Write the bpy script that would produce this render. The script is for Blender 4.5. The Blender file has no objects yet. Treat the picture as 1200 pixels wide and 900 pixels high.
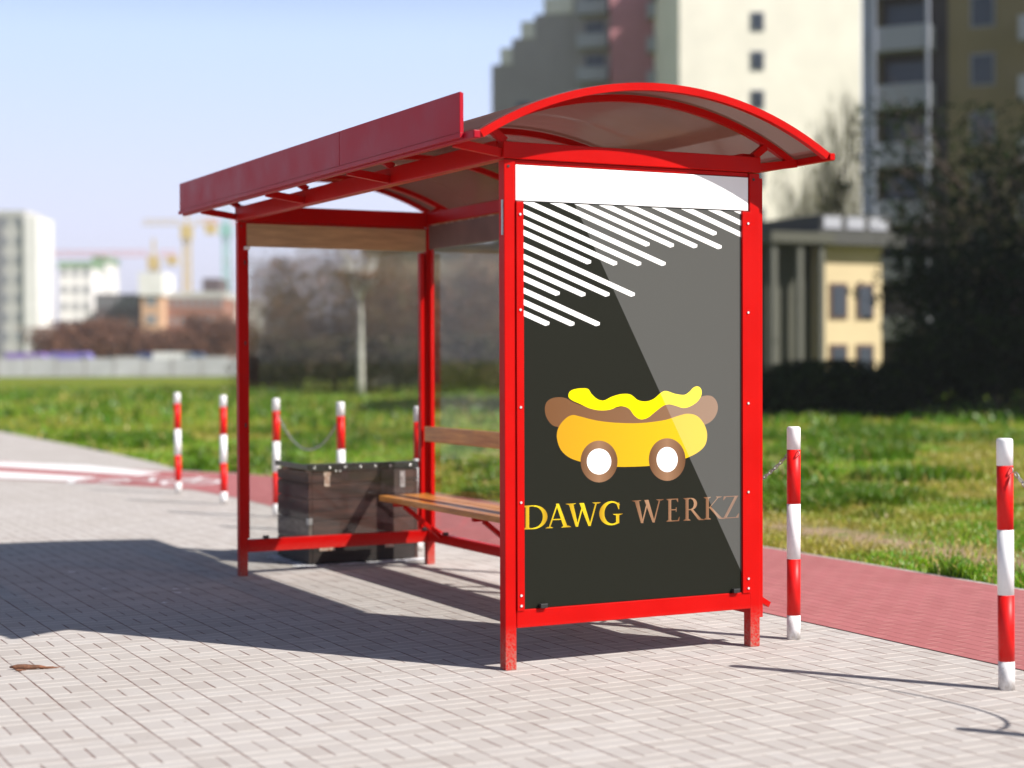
import bpy, bmesh, math, random
import numpy as np
from mathutils import Vector, Matrix
random.seed(7); rng = np.random.default_rng(7)
S = bpy.context.scene
COL = S.collection
R = math.radians

# ------------------------------------------------------------------ camera
FPX, PIT, YAW, ROLL = 1990.64, 0.014347, 0.4752, -0.00316
CAM = Vector((-3.734, -7.3047, 1.5))
Fw = Vector((math.sin(YAW)*math.cos(PIT), math.cos(YAW)*math.cos(PIT), -math.sin(PIT)))
Rt = Vector((math.cos(YAW), -math.sin(YAW), 0)); Up = Rt.cross(Fw)
R2 = Rt*math.cos(ROLL)+Up*math.sin(ROLL); U2 = Up*math.cos(ROLL)-Rt*math.sin(ROLL)
cam = bpy.data.objects.new('camera', bpy.data.cameras.new('camera'))
COL.objects.link(cam)
m = Matrix((R2, U2, -Fw)).transposed().to_4x4(); m.translation = CAM
cam.matrix_world = m
cam.data.sensor_width = 36; cam.data.lens = FPX/1200*36
cam.data.clip_start = .1; cam.data.clip_end = 6000
cam.data.dof.use_dof = True; cam.data.dof.focus_distance = 8.8; cam.data.dof.aperture_fstop = 1.1
S.camera = cam
# ------------------------------------------------------------------ light
SUN = Vector((.75, -1.08, 1.158)).normalized()
W = bpy.data.worlds.new("World"); S.world = W; W.use_nodes = True
wn = W.node_tree; bg = wn.nodes['Background']
sky = wn.nodes.new('ShaderNodeTexSky'); sky.sky_type = 'NISHITA'; sky.sun_disc = False
sky.sun_elevation = math.asin(SUN.z); sky.sun_rotation = math.atan2(SUN.x, SUN.y)
sky.altitude = 100; sky.air_density = 1.0; sky.dust_density = 1.0; sky.ozone_density = 3.0
tc = wn.nodes.new('ShaderNodeTexCoord'); sx = wn.nodes.new('ShaderNodeSeparateXYZ'); wn.links.new(tc.outputs['Generated'], sx.inputs[0])
def wmap(a, b, c, d):
    x = wn.nodes.new('ShaderNodeMapRange'); x.interpolation_type = 'SMOOTHSTEP'; wn.links.new(sx.outputs[2], x.inputs[0])
    for i, k in enumerate((a, b, c, d)): x.inputs[i+1].default_value = k
    return x.outputs[0]
# milky haze layer low in the sky, clear blue above
hc = wn.nodes.new('ShaderNodeMix'); hc.data_type = 'RGBA'; wn.links.new(wmap(.0, .22, 0, 1), hc.inputs[0])
hc.inputs[6].default_value = (13.2, 12.9, 15.4, 1); hc.inputs[7].default_value = (8.8, 11.2, 16.2, 1)
hz = wn.nodes.new('ShaderNodeMix'); hz.data_type = 'RGBA'; wn.links.new(wmap(.18, .27, .93, .0), hz.inputs[0])
wn.links.new(sky.outputs[0], hz.inputs[6]); wn.links.new(hc.outputs[2], hz.inputs[7]); wn.links.new(hz.outputs[2], bg.inputs['Color'])
bg.inputs['Strength'].default_value = .052
sl = bpy.data.lights.new('sun', 'SUN'); sl.energy = 5; sl.angle = R(.53); sl.color = (1, .95, .885)
so = bpy.data.objects.new('sun', sl); so.rotation_euler = SUN.to_track_quat('Z', 'Y').to_euler(); COL.objects.link(so)
S.view_settings.view_transform = 'Standard'; S.view_settings.look = 'None'
S.view_settings.exposure = .60; S.view_settings.gamma = 1
S.render.engine = 'CYCLES'
S.cycles.transparent_max_bounces = 24; S.cycles.max_bounces = 8

# ------------------------------------------------------------------ helpers
def raydir(u, v): return Fw + R2*((u-600)/FPX) + U2*((450-v)/FPX)
def on_y(u, v, y):
    d = raydir(u, v); return CAM + d*((y-CAM.y)/d.y)
def on_z(u, v, z=0):
    d = raydir(u, v); return CAM + d*((z-CAM.z)/d.z)
Fh = Vector((math.sin(YAW), math.cos(YAW), 0))
def far(u, dep, z=0):
    p = CAM + Fh*dep + Rt*((u-600)/FPX*dep); return Vector((p.x, p.y, z))
def zat(v, dep): return 1.5 + (421.4-v)/FPX*dep

def tag(o, label=None, cat=None, group=None, kind=None):
    if label: o['label'] = label
    if cat: o['category'] = cat
    if group: o['group'] = group
    if kind: o['kind'] = kind
    return o
def empty(name, loc=(0, 0, 0), rz=0, **k):
    o = bpy.data.objects.new(name, None); COL.objects.link(o); o.location = loc; o.rotation_euler = (0, 0, rz)
    o.empty_display_size = .2
    return tag(o, **k)
class MB:
    def __init__(s): s.bm = bmesh.new(); s.mi = 0
    def _set(s, fs):
        for f in fs: f.material_index = s.mi
    def box(s, x0, x1, y0, y1, z0, z1, bev=0, mat=None):
        vs = [s.bm.verts.new(Vector(c)) for c in [(x0,y0,z0),(x1,y0,z0),(x1,y1,z0),(x0,y1,z0),(x0,y0,z1),(x1,y0,z1),(x1,y1,z1),(x0,y1,z1)]]
        if mat:
            for v in vs: v.co = mat @ v.co
        fs = [s.bm.faces.new([vs[i] for i in q]) for q in [(0,3,2,1),(4,5,6,7),(0,1,5,4),(1,2,6,5),(2,3,7,6),(3,0,4,7)]]
        s._set(fs)
        if bev:
            es = list({e for f in fs for e in f.edges})
            r = bmesh.ops.bevel(s.bm, geom=es, offset=bev, segments=2, profile=.6, affect='EDGES', clamp_overlap=True)
            s._set(r['faces'])
        return s
    def bar(s, p, q, w, h=None, up=(0, 0, 1), bev=0):
        p, q = Vector(p), Vector(q); d = q-p; L = d.length; d.normalize(); h = h or w
        u = Vector(up); sx = d.cross(u)
        if sx.length < 1e-4: sx = d.cross(Vector((1, 0, 0)))
        sx.normalize(); u = sx.cross(d)
        M = Matrix((sx, d, u)).transposed().to_4x4(); M.translation = p
        return s.box(-w/2, w/2, 0, L, -h/2, h/2, bev, M)
    def tube(s, pts, rad, n=8, cap=True):
        pts = [Vector(p) for p in pts]
        rads = rad if hasattr(rad, '__len__') else [rad]*len(pts)
        rings = []; ref = None
        for i, p in enumerate(pts):
            d = (pts[min(i+1, len(pts)-1)]-pts[max(i-1, 0)]).normalized()
            if ref is None: ref = d.cross(Vector((0, 0, 1)) if abs(d.z) < .9 else Vector((1, 0, 0))).normalized()
            ref = (ref - d*ref.dot(d)).normalized(); b = d.cross(ref)
            rings.append([s.bm.verts.new(p+(ref*math.cos(a)+b*math.sin(a))*rads[i]) for a in [2*math.pi*k/n for k in range(n)]])
        fs = []
        for a, b in zip(rings[:-1], rings[1:]):
            for k in range(n):
                f = s.bm.faces.new((a[k], a[(k+1) % n], b[(k+1) % n], b[k])); f.smooth = True; fs.append(f)
        if cap: fs += [s.bm.faces.new(rings[0][::-1]), s.bm.faces.new(rings[-1])]
        s._set(fs); return s
    def lathe(s, prof, n=24, c=(0, 0, 0)):
        rings = [[s.bm.verts.new((c[0]+r*math.cos(2*math.pi*k/n), c[1]+r*math.sin(2*math.pi*k/n), c[2]+z)) for k in range(n)] for r, z in prof]
        fs = []
        for a, b in zip(rings[:-1], rings[1:]):
            for k in range(n):
                f = s.bm.faces.new((a[k], a[(k+1) % n], b[(k+1) % n], b[k])); f.smooth = True; fs.append(f)
        fs += [s.bm.faces.new(rings[0][::-1]), s.bm.faces.new(rings[-1])]
        s._set(fs); return s
    def poly(s, pts):
        f = s.bm.faces.new([s.bm.verts.new(Vector(p)) for p in pts]); f.material_index = s.mi; return s
    def build(s, name, mats, parent=None, label=None):
        me = bpy.data.meshes.new(name)
        bmesh.ops.recalc_face_normals(s.bm, faces=s.bm.faces)
        s.bm.to_mesh(me); s.bm.free()
        for mm in (mats if isinstance(mats, (list, tuple)) else [mats]): me.materials.append(mm)
        o = bpy.data.objects.new(name, me); COL.objects.link(o)
        if parent: o.parent = parent
        if label: o['label'] = label
        return o
def copy_tree(o, parent=None):
    c = o.copy(); COL.objects.link(c)
    if parent: c.parent = parent
    for ch in list(o.children): copy_tree(ch, c)
    return c
def np_mesh(name, verts, faces_list, mat, cols=None, parent=None):
    """faces_list: list of (k, array n x k)"""
    me = bpy.data.meshes.new(name)
    me.vertices.add(len(verts)); me.vertices.foreach_set('co', np.asarray(verts, np.float32).ravel())
    nl = sum(a.size for k, a in faces_list); nf = sum(len(a) for k, a in faces_list)
    me.loops.add(nl); me.polygons.add(nf)
    me.loops.foreach_set('vertex_index', np.concatenate([a.ravel() for k, a in faces_list]).astype(np.int32))
    tot = np.concatenate([np.full(len(a), k) for k, a in faces_list]).astype(np.int32)
    st = np.concatenate([[0], np.cumsum(tot)[:-1]]).astype(np.int32)
    me.polygons.foreach_set('loop_start', st); me.polygons.foreach_set('loop_total', tot)
    me.update(calc_edges=True)
    if cols is not None:
        a = me.color_attributes.new('tint', 'FLOAT_COLOR', 'POINT')
        c = np.ones((len(verts), 4), np.float32); c[:, :3] = cols; a.data.foreach_set('color', c.ravel())
    me.materials.append(mat)
    o = bpy.data.objects.new(name, me); COL.objects.link(o)
    if parent: o.parent = parent
    return o

# ------------------------------------------------------------------ materials
class NT:
    def __init__(s, name):
        s.m = bpy.data.materials.new(name); s.m.use_nodes = True; s.t = s.m.node_tree
        s.b = s.t.nodes['Principled BSDF']; s.out = s.t.nodes['Material Output']
    def n(s, typ, **k):
        x = s.t.nodes.new(typ)
        for a, v in k.items(): setattr(x, a, v)
        return x
    def l(s, a, b): s.t.links.new(a, b)
    def m_(s, op, a, b=None, c=None):
        x = s.n('ShaderNodeMath', operation=op)
        for i, v in enumerate((a, b, c)):
            if v is None: continue
            if isinstance(v, (int, float)): x.inputs[i].default_value = v
            else: s.l(v, x.inputs[i])
        return x.outputs[0]
    def coord(s): return s.n('ShaderNodeTexCoord').outputs['Object']
    def noise(s, scale, detail=4, rough=.55, vec=None, dim='3D'):
        x = s.n('ShaderNodeTexNoise'); x.inputs['Scale'].default_value = scale; x.inputs['Detail'].default_value = detail
        x.inputs['Roughness'].default_value = rough; s.l(vec if vec is not None else s.coord(), x.inputs['Vector']); return x.outputs['Fac']
    def map(s, v, a, b, c, d):
        x = s.n('ShaderNodeMapRange'); s.l(v, x.inputs[0])
        for i, k in enumerate((a, b, c, d)): x.inputs[i+1].default_value = k
        return x.outputs[0]
    def mix(s, f, a, b, mode='MIX'):
        x = s.n('ShaderNodeMix', data_type='RGBA', blend_type=mode)
        for i, v in zip((0, 6, 7), (f, a, b)):
            if isinstance(v, (int, float)): x.inputs[i].default_value = v
            elif isinstance(v, tuple): x.inputs[i].default_value = (*v, 1)[:4]
            else: s.l(v, x.inputs[i])
        return x.outputs[2]
    def bump(s, h, st, dist):
        x = s.n('ShaderNodeBump'); x.inputs['Strength'].default_value = st; x.inputs['Distance'].default_value = dist
        s.l(h, x.inputs['Height']); s.l(x.outputs[0], s.b.inputs['Normal'])
    def col(s, c):
        if isinstance(c, tuple): s.b.inputs['Base Color'].default_value = (*c, 1)
        else: s.l(c, s.b.inputs['Base Color'])
    def set(s, **k):
        for a, v in k.items(): s.b.inputs[a.replace('_', ' ')].default_value = v
def simple(name, c, rough=.5, var=.12, scale=6, c2=None, bump=0, bscale=60, metal=0, coat=0, stretch=None):
    t = NT(name); v = t.coord()
    if stretch:
        mp = t.n('ShaderNodeMapping'); mp.inputs['Scale'].default_value = stretch; t.l(v, mp.inputs[0]); v = mp.outputs[0]
    n = t.noise(scale, 5, .6, v)
    d = c2 or tuple(max(0, x*(1-var*2)) for x in c); e = c if c2 else tuple(min(1, x*(1+var)) for x in c)
    t.col(t.mix(t.map(n, .3, .7, 0, 1), d, e))
    t.set(Roughness=rough, Metallic=metal, Coat_Weight=coat)
    if bump: t.bump(t.noise(bscale, 3, .6, v), bump, .01)
    return t.m
def paint(name, c, rough=.28, spec=.3):
    t = NT(name)
    n = t.noise(3, 6, .6); n2 = t.noise(90, 3, .7)
    a = t.mix(t.map(n, .35, .7, 0, 1), tuple(x*.88 for x in c), c)
    dirt = t.map(n2, .68, .76, 0, .3)
    sp = t.n('ShaderNodeSeparateXYZ'); t.l(t.coord(), sp.inputs[0])
    low = t.m_('MULTIPLY', t.map(sp.outputs[2], .02, .22, .8, 0), t.map(n2, .4, .6, .1, .9))                       # dust thrown up at the feet
    a = t.mix(low, a, (.30, .20, .16)); chips = t.map(t.noise(38, 5, .8), .70, .725, 0, .9)
    a = t.mix(chips, a, (.20, .09, .06)); t.col(t.mix(dirt, a, (.16, .07, .05)))
    t.l(t.map(n, .3, .7, rough, rough+.14), t.b.inputs['Roughness'])
    t.bump(t.noise(25, 3, .5), .06, .01)
    t.set(Specular_IOR_Level=spec)
    return t.m
RED = paint('red_paint', (.49, .003, .002), .30, .1)
RED_SHADE = paint('shaded_red_paint', (.38, .003, .016), .34, .16)  # shaded copy of the red: front-side shade put into the colour
WHITEP = simple('white_panel', (.86, .86, .86), .35, .015)
def bollard_paint(name, c):
    t = NT(name); sp = t.n('ShaderNodeSeparateXYZ'); t.l(t.coord(), sp.inputs[0])
    low = t.m_('MULTIPLY', t.map(sp.outputs[2], .02, .16, 1, 0), t.map(t.noise(22, 5, .7), .35, .65, .1, .8))      # splashed dirt at the foot
    chips = t.map(t.noise(55, 4, .75), .67, .70, 0, .8); sm = t.map(t.noise(7, 5, .7), .45, .75, 0, .10)
    a = t.mix(sm, c, tuple(x*.6 for x in c)); a = t.mix(low, a, (.28, .23, .19)); t.col(t.mix(chips, a, (.22, .15, .12)))
    t.set(Roughness=.45, Specular_IOR_Level=.3); t.bump(t.noise(12, 3, .5), .1, .01); return t.m
BOLW = bollard_paint('bollard_white', (.84, .84, .85)); BOLR = bollard_paint('bollard_red', (.70, .006, .005))
BLACK = simple('black_rubber', (.015, .015, .015), .5)
GALV = simple('galvanised', (.45, .45, .46), .45, .2, 20, metal=.7)
CHROME = simple('steel_screw', (.8, .8, .8), .25, .05, metal=.6)
BOARD = simple('beige_board', (.52, .34, .19), .6, .12, 4, stretch=(1, 1, 8))
CHIP = simple('chipped_edge', (.6, .5, .42), .8, .4, 60)
def wood(name, a, b, rough, sc, stretch):
    t = NT(name); mp = t.n('ShaderNodeMapping'); mp.inputs['Scale'].default_value = stretch; t.l(t.coord(), mp.inputs[0])
    n = t.noise(sc, 8, .65, mp.outputs[0]); n2 = t.noise(sc*.3, 2, .5)
    c = t.mix(t.map(n, .33, .68, 0, 1), a, b)
    t.col(t.mix(t.map(n2, .45, .75, 0, .5), c, tuple(x*.5 for x in a)))
    t.set(Roughness=rough); t.bump(n, .35, .004); return t.m
BENCH = wood('bench_wood', (.50, .15, .018), (.80, .35, .07), .3, 5, (6, .5, 6))
CRATE = wood('crate_wood', (.016, .008, .006), (.085, .032, .022), .75, 6, (.6, 5, 5))
CRATE2 = wood('crate_wood_grey', (.07, .05, .042), (.20, .155, .135), .8, 6, (.8, 1.5, 5))
CRATED = wood('crate_wood_dark', (.008, .006, .005), (.03, .018, .015), .7, 8, (.6, 5, 5))
RUST = simple('rusty_plate', (.62, .52, .44), .7, .3, 40, c2=(.25, .08, .03))
def glass(name, tint, refl_rough=.02, fac=1.0):
    t = NT(name); t.t.nodes.remove(t.b)
    tr = t.n('ShaderNodeBsdfTransparent'); tr.inputs[0].default_value = (*tint, 1)
    gl = t.n('ShaderNodeBsdfGlossy'); gl.inputs['Roughness'].default_value = refl_rough; gl.inputs[0].default_value = (1, 1, 1, 1)
    lw = t.n('ShaderNodeLayerWeight'); lw.inputs[0].default_value = .5
    mx = t.n('ShaderNodeMixShader'); f = t.m_('ADD', t.m_('MULTIPLY', t.m_('POWER', lw.outputs['Facing'], 5), .7*fac), .02)
    t.l(f, mx.inputs[0]); t.l(tr.outputs[0], mx.inputs[1]); t.l(gl.outputs[0], mx.inputs[2])
    # dust film
    df = t.n('ShaderNodeBsdfDiffuse'); df.inputs[0].default_value = (.45, .43, .40, 1)
    m2 = t.n('ShaderNodeMixShader'); t.l(t.map(t.noise(2.5, 5, .6), .3, .8, .001, .010), m2.inputs[0])
    t.l(mx.outputs[0], m2.inputs[1]); t.l(df.outputs[0], m2.inputs[2]); t.l(m2.outputs[0], t.out.inputs[0])
    return t.m
GLASS = glass('clear_glass', (.955, .96, .95))
def roofmat():
    t = NT('bronze_polycarbonate'); t.t.nodes.remove(t.b)
    tr = t.n('ShaderNodeBsdfTransparent'); tr.inputs[0].default_value = (.52, .37, .31, 1)
    tl = t.n('ShaderNodeBsdfTranslucent'); tl.inputs[0].default_value = (.33, .19, .16, 1)
    df = t.n('ShaderNodeBsdfDiffuse'); df.inputs[0].default_value = (.22, .13, .11, 1)
    gl = t.n('ShaderNodeBsdfGlossy'); gl.inputs['Roughness'].default_value = .12
    a = t.n('ShaderNodeMixShader'); t.l(t.map(t.noise(1.8, 4, .6), .3, .7, .5, .62), a.inputs[0]); t.l(tr.outputs[0], a.inputs[1]); t.l(tl.outputs[0], a.inputs[2])
    b = t.n('ShaderNodeMixShader'); b.inputs[0].default_value = .25; t.l(a.outputs[0], b.inputs[1]); t.l(df.outputs[0], b.inputs[2])
    lw = t.n('ShaderNodeLayerWeight'); lw.inputs[0].default_value = .5
    c = t.n('ShaderNodeMixShader'); t.l(t.m_('ADD', t.m_('MULTIPLY', t.m_('POWER', lw.outputs['Facing'], 5), .9), .12), c.inputs[0]); t.l(b.outputs[0], c.inputs[1]); t.l(gl.outputs[0], c.inputs[2])
    t.l(c.outputs[0], t.out.inputs[0]); return t.m
ROOFM = roofmat()

def smooth(t, v, a, b):
    x = t.n('ShaderNodeMapRange', interpolation_type='SMOOTHSTEP'); t.l(v, x.inputs[0])
    x.inputs[1].default_value = a; x.inputs[2].default_value = b; return x.outputs[0]
def paving(name, base, joint, lit_edge, cx, cy, x0, y0, mode):
    t = NT(name); sp = t.n('ShaderNodeSeparateXYZ'); co = t.coord(); t.l(co, sp.inputs[0])
    # slight waviness so the joints are not ruler straight
    wob = t.m_('MULTIPLY', t.m_('SUBTRACT', t.noise(1.3, 2), .5), .012)
    X = t.m_('ADD', sp.outputs[0], wob); Y = t.m_('ADD', sp.outputs[1], wob)
    u = t.m_('DIVIDE', t.m_('SUBTRACT', X, x0), cx); v = t.m_('DIVIDE', t.m_('SUBTRACT', Y, y0), cy)
    if mode == 'basket':
        i = t.m_('FLOOR', u); j = t.m_('FLOOR', v); par = t.m_('FLOORED_MODULO', t.m_('ADD', i, j), 2)
        mu = t.m_('SUBTRACT', 2, par); mv = t.m_('ADD', 1, par)       # bricks across / along
        bu = t.m_('MULTIPLY', u, mu); bv = t.m_('MULTIPLY', v, mv)
        fu = t.m_('FRACT', bu); fv = t.m_('FRACT', bv)
        ex = t.m_('MULTIPLY', t.m_('DIVIDE', t.m_('MINIMUM', fu, t.m_('SUBTRACT', 1, fu)), mu), cx)
        ey = t.m_('MULTIPLY', t.m_('DIVIDE', t.m_('MINIMUM', fv, t.m_('SUBTRACT', 1, fv)), mv), cy)
    else:
        i = t.m_('FLOOR', u); v = t.m_('ADD', v, t.m_('MULTIPLY', t.m_('FLOORED_MODULO', i, 2), .5))
        bu, bv = u, v; fu = t.m_('FRACT', u); fv = t.m_('FRACT', v)
        ex = t.m_('MULTIPLY', t.m_('MINIMUM', fu, t.m_('SUBTRACT', 1, fu)), cx)
        ey = t.m_('MULTIPLY', t.m_('MINIMUM', fv, t.m_('SUBTRACT', 1, fv)), cy)
    cb = t.n('ShaderNodeCombineXYZ'); t.l(t.m_('FLOOR', bu), cb.inputs[0]); t.l(t.m_('FLOOR', bv), cb.inputs[1])
    wn_ = t.n('ShaderNodeTexWhiteNoise'); t.l(cb.outputs[0], wn_.inputs['Vector'])
    jx = t.m_('SUBTRACT', 1, smooth(t, ex, .0024, .0060)); jy = t.m_('SUBTRACT', 1, smooth(t, ey, .0026, .0095))
    jn = t.map(t.noise(6, 4, .75), .36, .58, .3, 1)
    jlit = t.m_('MULTIPLY', jy, t.map(t.noise(5, 4, .7), .3, .6, .25, .85))  # pale joints along x: lit block edges painted into the colour
    jm = t.m_('MULTIPLY', t.m_('MAXIMUM', jx, t.m_('MULTIPLY', jy, 0)), jn)
    c = t.mix(t.map(wn_.outputs['Value'], 0, 1, 0, .6), base, tuple(x*y for x, y in zip(base, (.78, .74, .72))))
    c = t.mix(t.map(t.noise(.55, 5, .6), .42, .72, 0, .30), c, tuple(x*y for x, y in zip(base, (.72, .68, .62))))
    c = t.mix(t.map(t.noise(7, 5, .7), .5, .8, 0, .35), c, tuple(x*y for x, y in zip(base, (.70, .64, .58))))
    c = t.mix(t.map(t.noise(160, 2, .7), .56, .74, 0, .35), c, tuple(x*.5 for x in base))
    c = t.mix(t.map(t.noise(23, 2, .4), .73, .78, 0, .6), c, (.12, .07, .05))
    c = t.mix(jlit, c, lit_edge)
    t.col(t.mix(jm, c, joint)); t.set(Roughness=.88)
    h = t.m_('MINIMUM', smooth(t, ex, 0, .009), smooth(t, ey, 0, .009))
    h = t.m_('ADD', t.m_('ADD', h, t.m_('MULTIPLY', wn_.outputs['Value'], .25)), t.m_('MULTIPLY', t.noise(140, 3, .7), .22))
    t.bump(h, .55, .004); return t.m
PAVE = paving('concrete_block_paving', (.475, .445, .425), (.13, .06, .045), (.74, .69, .63), .205, .1875, -1.70, -.34, 'basket')
PINK = paving('red_block_paving', (.42, .135, .14), (.20, .05, .045), (.48, .22, .20), .1, .2, .05, 0, 'run')
def ground_mat():
    t = NT('field_soil_and_moss'); a = t.noise(.35, 6, .65); b = t.noise(2.2, 5, .7); c = t.noise(40, 4, .7)
    g = t.mix(t.map(a, .4, .6, 0, 1), (.27, .28, .012), (.16, .29, .010))
    g = t.mix(t.map(b, .48, .68, 0, .8), g, (.19, .135, .045))
    sp = t.n('ShaderNodeSeparateXYZ'); t.l(t.coord(), sp.inputs[0])
    dx = t.m_('DIVIDE', t.m_('ABSOLUTE', t.m_('SUBTRACT', sp.outputs[0], 5.45)), .6)
    st = t.m_('MULTIPLY', t.m_('MULTIPLY', t.map(dx, .3, 1.1, 1, 0), t.map(sp.outputs[1], 5, 8, 1, 0)), t.map(b, .35, .5, .3, 1))
    g = t.mix(t.map(c, .3, .75, 0, .7), g, (.05, .06, .012))
    t.col(t.mix(st, g, t.mix(t.map(c, .35, .6, 0, 1), (.24, .15, .08), (.44, .33, .22)))); t.set(Roughness=.95, Specular_IOR_Level=.15)
    t.bump(c, .8, .03); return t.m
SOIL = ground_mat()
def tinted(name, rough=.6, trans=.25, spec=.3):
    t = NT(name); a = t.n('ShaderNodeAttribute', attribute_name='tint'); t.l(a.outputs['Color'], t.b.inputs['Base Color'])
    t.set(Roughness=rough, Specular_IOR_Level=spec)
    if trans:
        tl = t.n('ShaderNodeBsdfTranslucent'); t.l(a.outputs['Color'], tl.inputs[0]); mx = t.n('ShaderNodeMixShader'); mx.inputs[0].default_value = trans
        t.l(t.b.outputs[0], mx.inputs[1]); t.l(tl.outputs[0], mx.inputs[2]); t.l(mx.outputs[0], t.out.inputs[0])
    return t.m
BLADE = tinted('grass_blade', .42, .35, .5)
LEAF = tinted('leaf_and_twig', .8, .25, .08)
BARK = simple('bark', (.13, .095, .07), .9, .4, 8, bump=.5)
BARKP = simple('pale_bark', (.55, .53, .48), .85, .25, 5)
ROADW = simple('white_road_paint', (.84, .82, .82), .7, .05, 8)

# ------------------------------------------------------------------ setting: ground
b = MB(); b.poly([(-2500, -2500, -.02), (2500, -2500, -.02), (2500, 2500, -.02), (-2500, 2500, -.02)])
tag(b.build('ground', SOIL), kind='structure')
edge = [(4.24, -40), (4.26, .97), (4.27, 3.85), (4.28, 8.2), (4.22, 10.2), (3.85, 12.6), (3.36, 14.5), (3.04, 14.9), (2.86, 15.4), (3.0, 17.1), (3.1, 20), (3.14, 22.6), (3.13, 29.9), (3.1, 60)]
b = MB(); b.poly([(x, y, 0) for x, y in edge] + [(-60, 60, 0), (-60, -40, 0)])
b.bm.faces.ensure_lookup_table()
pav = tag(b.build('pavement', PAVE), kind='structure')
nearE = [(2.16, -40), (2.16, .9), (2.10, 5), (2.04, 9.2), (2.06, 10.6), (1.97, 11.9), (1.80, 12.35), (1.01, 13.92), (.32, 14.9), (-.8, 16.9), (-6, 26)]
farE = [(-3.8, 27.5), (.35, 20.2), (1.07, 18.78), (1.75, 17.4), (2.17, 16.1), (2.6, 15.3), (2.86, 15.0), (3.04, 14.7), (3.34, 14.3), (3.80, 12.5), (4.16, 10.2), (4.21, 8.2), (4.20, 3.85), (4.19, .97), (4.17, -40)]
b = MB(); b.poly([(x, y, .0045) for x, y in nearE+farE])
tag(b.build('cycle_path', PINK), kind='structure')
# markings
st1 = [(-3.5, 24.6), (.82, 17.41), (1.56, 15.75), (2.06, 14.56), (2.46, 14.91), (1.95, 17.0), (1.02, 18.53), (-2.9, 25.2)]
st2 = [(-4.3, 22.8), (.36, 14.98), (1.04, 14.05), (1.51, 14.45), (.61, 16.3), (-3.8, 23.6)]
b = MB(); b.poly([(x, y, .0085) for x, y in st1]); b.poly([(x, y, .0085) for x, y in st2])
tag(b.build('road_marking', ROADW), kind='structure')
b = MB()                                             # bicycle pictogram painted on the path
def gl(p, q, w=.07):
    p, q = Vector((*p, 0)), Vector((*q, 0)); n = (q-p).normalized(); n = Vector((-n.y, n.x, 0))*w/2
    b.poly([(*(p+n).xy, .0087), (*(p-n).xy, .0087), (*(q-n).xy, .0087), (*(q+n).xy, .0087)])
bc = Vector((1.95, 13.55)); ax = Vector((.72, -.62)).normalized(); ay = Vector((.62, .72)).normalized()
def bk(a, c): v = bc+ax*a+ay*c; return (v.x, v.y)
for cxx in (-.62, .62):
    for k in range(14):
        a0, a1 = 2*math.pi*k/14, 2*math.pi*(k+1)/14
        p = [bk(cxx+r*math.cos(a), -.2+r*1.3*math.sin(a)) for r, a in ((.30, a0), (.37, a0), (.37, a1), (.30, a1))]
        b.poly([(x, y, .0087) for x, y in p])
for p, q in [((-.62, -.2), (-.2, .4)), ((-.2, .4), (.1, -.2)), ((.1, -.2), (-.62, -.2)), ((.1, -.2), (.42, .4)), ((-.2, .42), (.42, .42)), ((.62, -.2), (.40, .62)), ((-.26, .6), (-.16, .3)), ((.28, .66), (.5, .58))]:
    gl(bk(*p), bk(*q))
gl((1.35, 13.72), (2.62, 12.95), .06)
tag(b.build('cycle_marking', ROADW), kind='structure')

# ------------------------------------------------------------------ grass
def vnoise(x, y, s, seed):
    x = x/s; y = y/s; xi = np.floor(x).astype(int); yi = np.floor(y).astype(int); fx = x-xi; fy = y-yi
    fx = fx*fx*(3-2*fx); fy = fy*fy*(3-2*fy)
    def h(a, c):
        k = (a*374761393 + c*668265263 + seed*1442695) & 0xffffffff
        k = ((k ^ (k >> 13))*1274126177) & 0xffffffff
        return ((k ^ (k >> 16)) & 0xffff)/65535.
    return (h(xi, yi)*(1-fx)+h(xi+1, yi)*fx)*(1-fy)+(h(xi, yi+1)*(1-fx)+h(xi+1, yi+1)*fx)*fy
def edge_x(y):
    ys = np.array([e[1] for e in edge]); xs = np.array([e[0] for e in edge]); return np.interp(y, ys, xs)
C2 = np.array([CAM.x, CAM.y]); F2 = np.array([Fh.x, Fh.y]); Rr2 = np.array([Rt.x, Rt.y])
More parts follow.
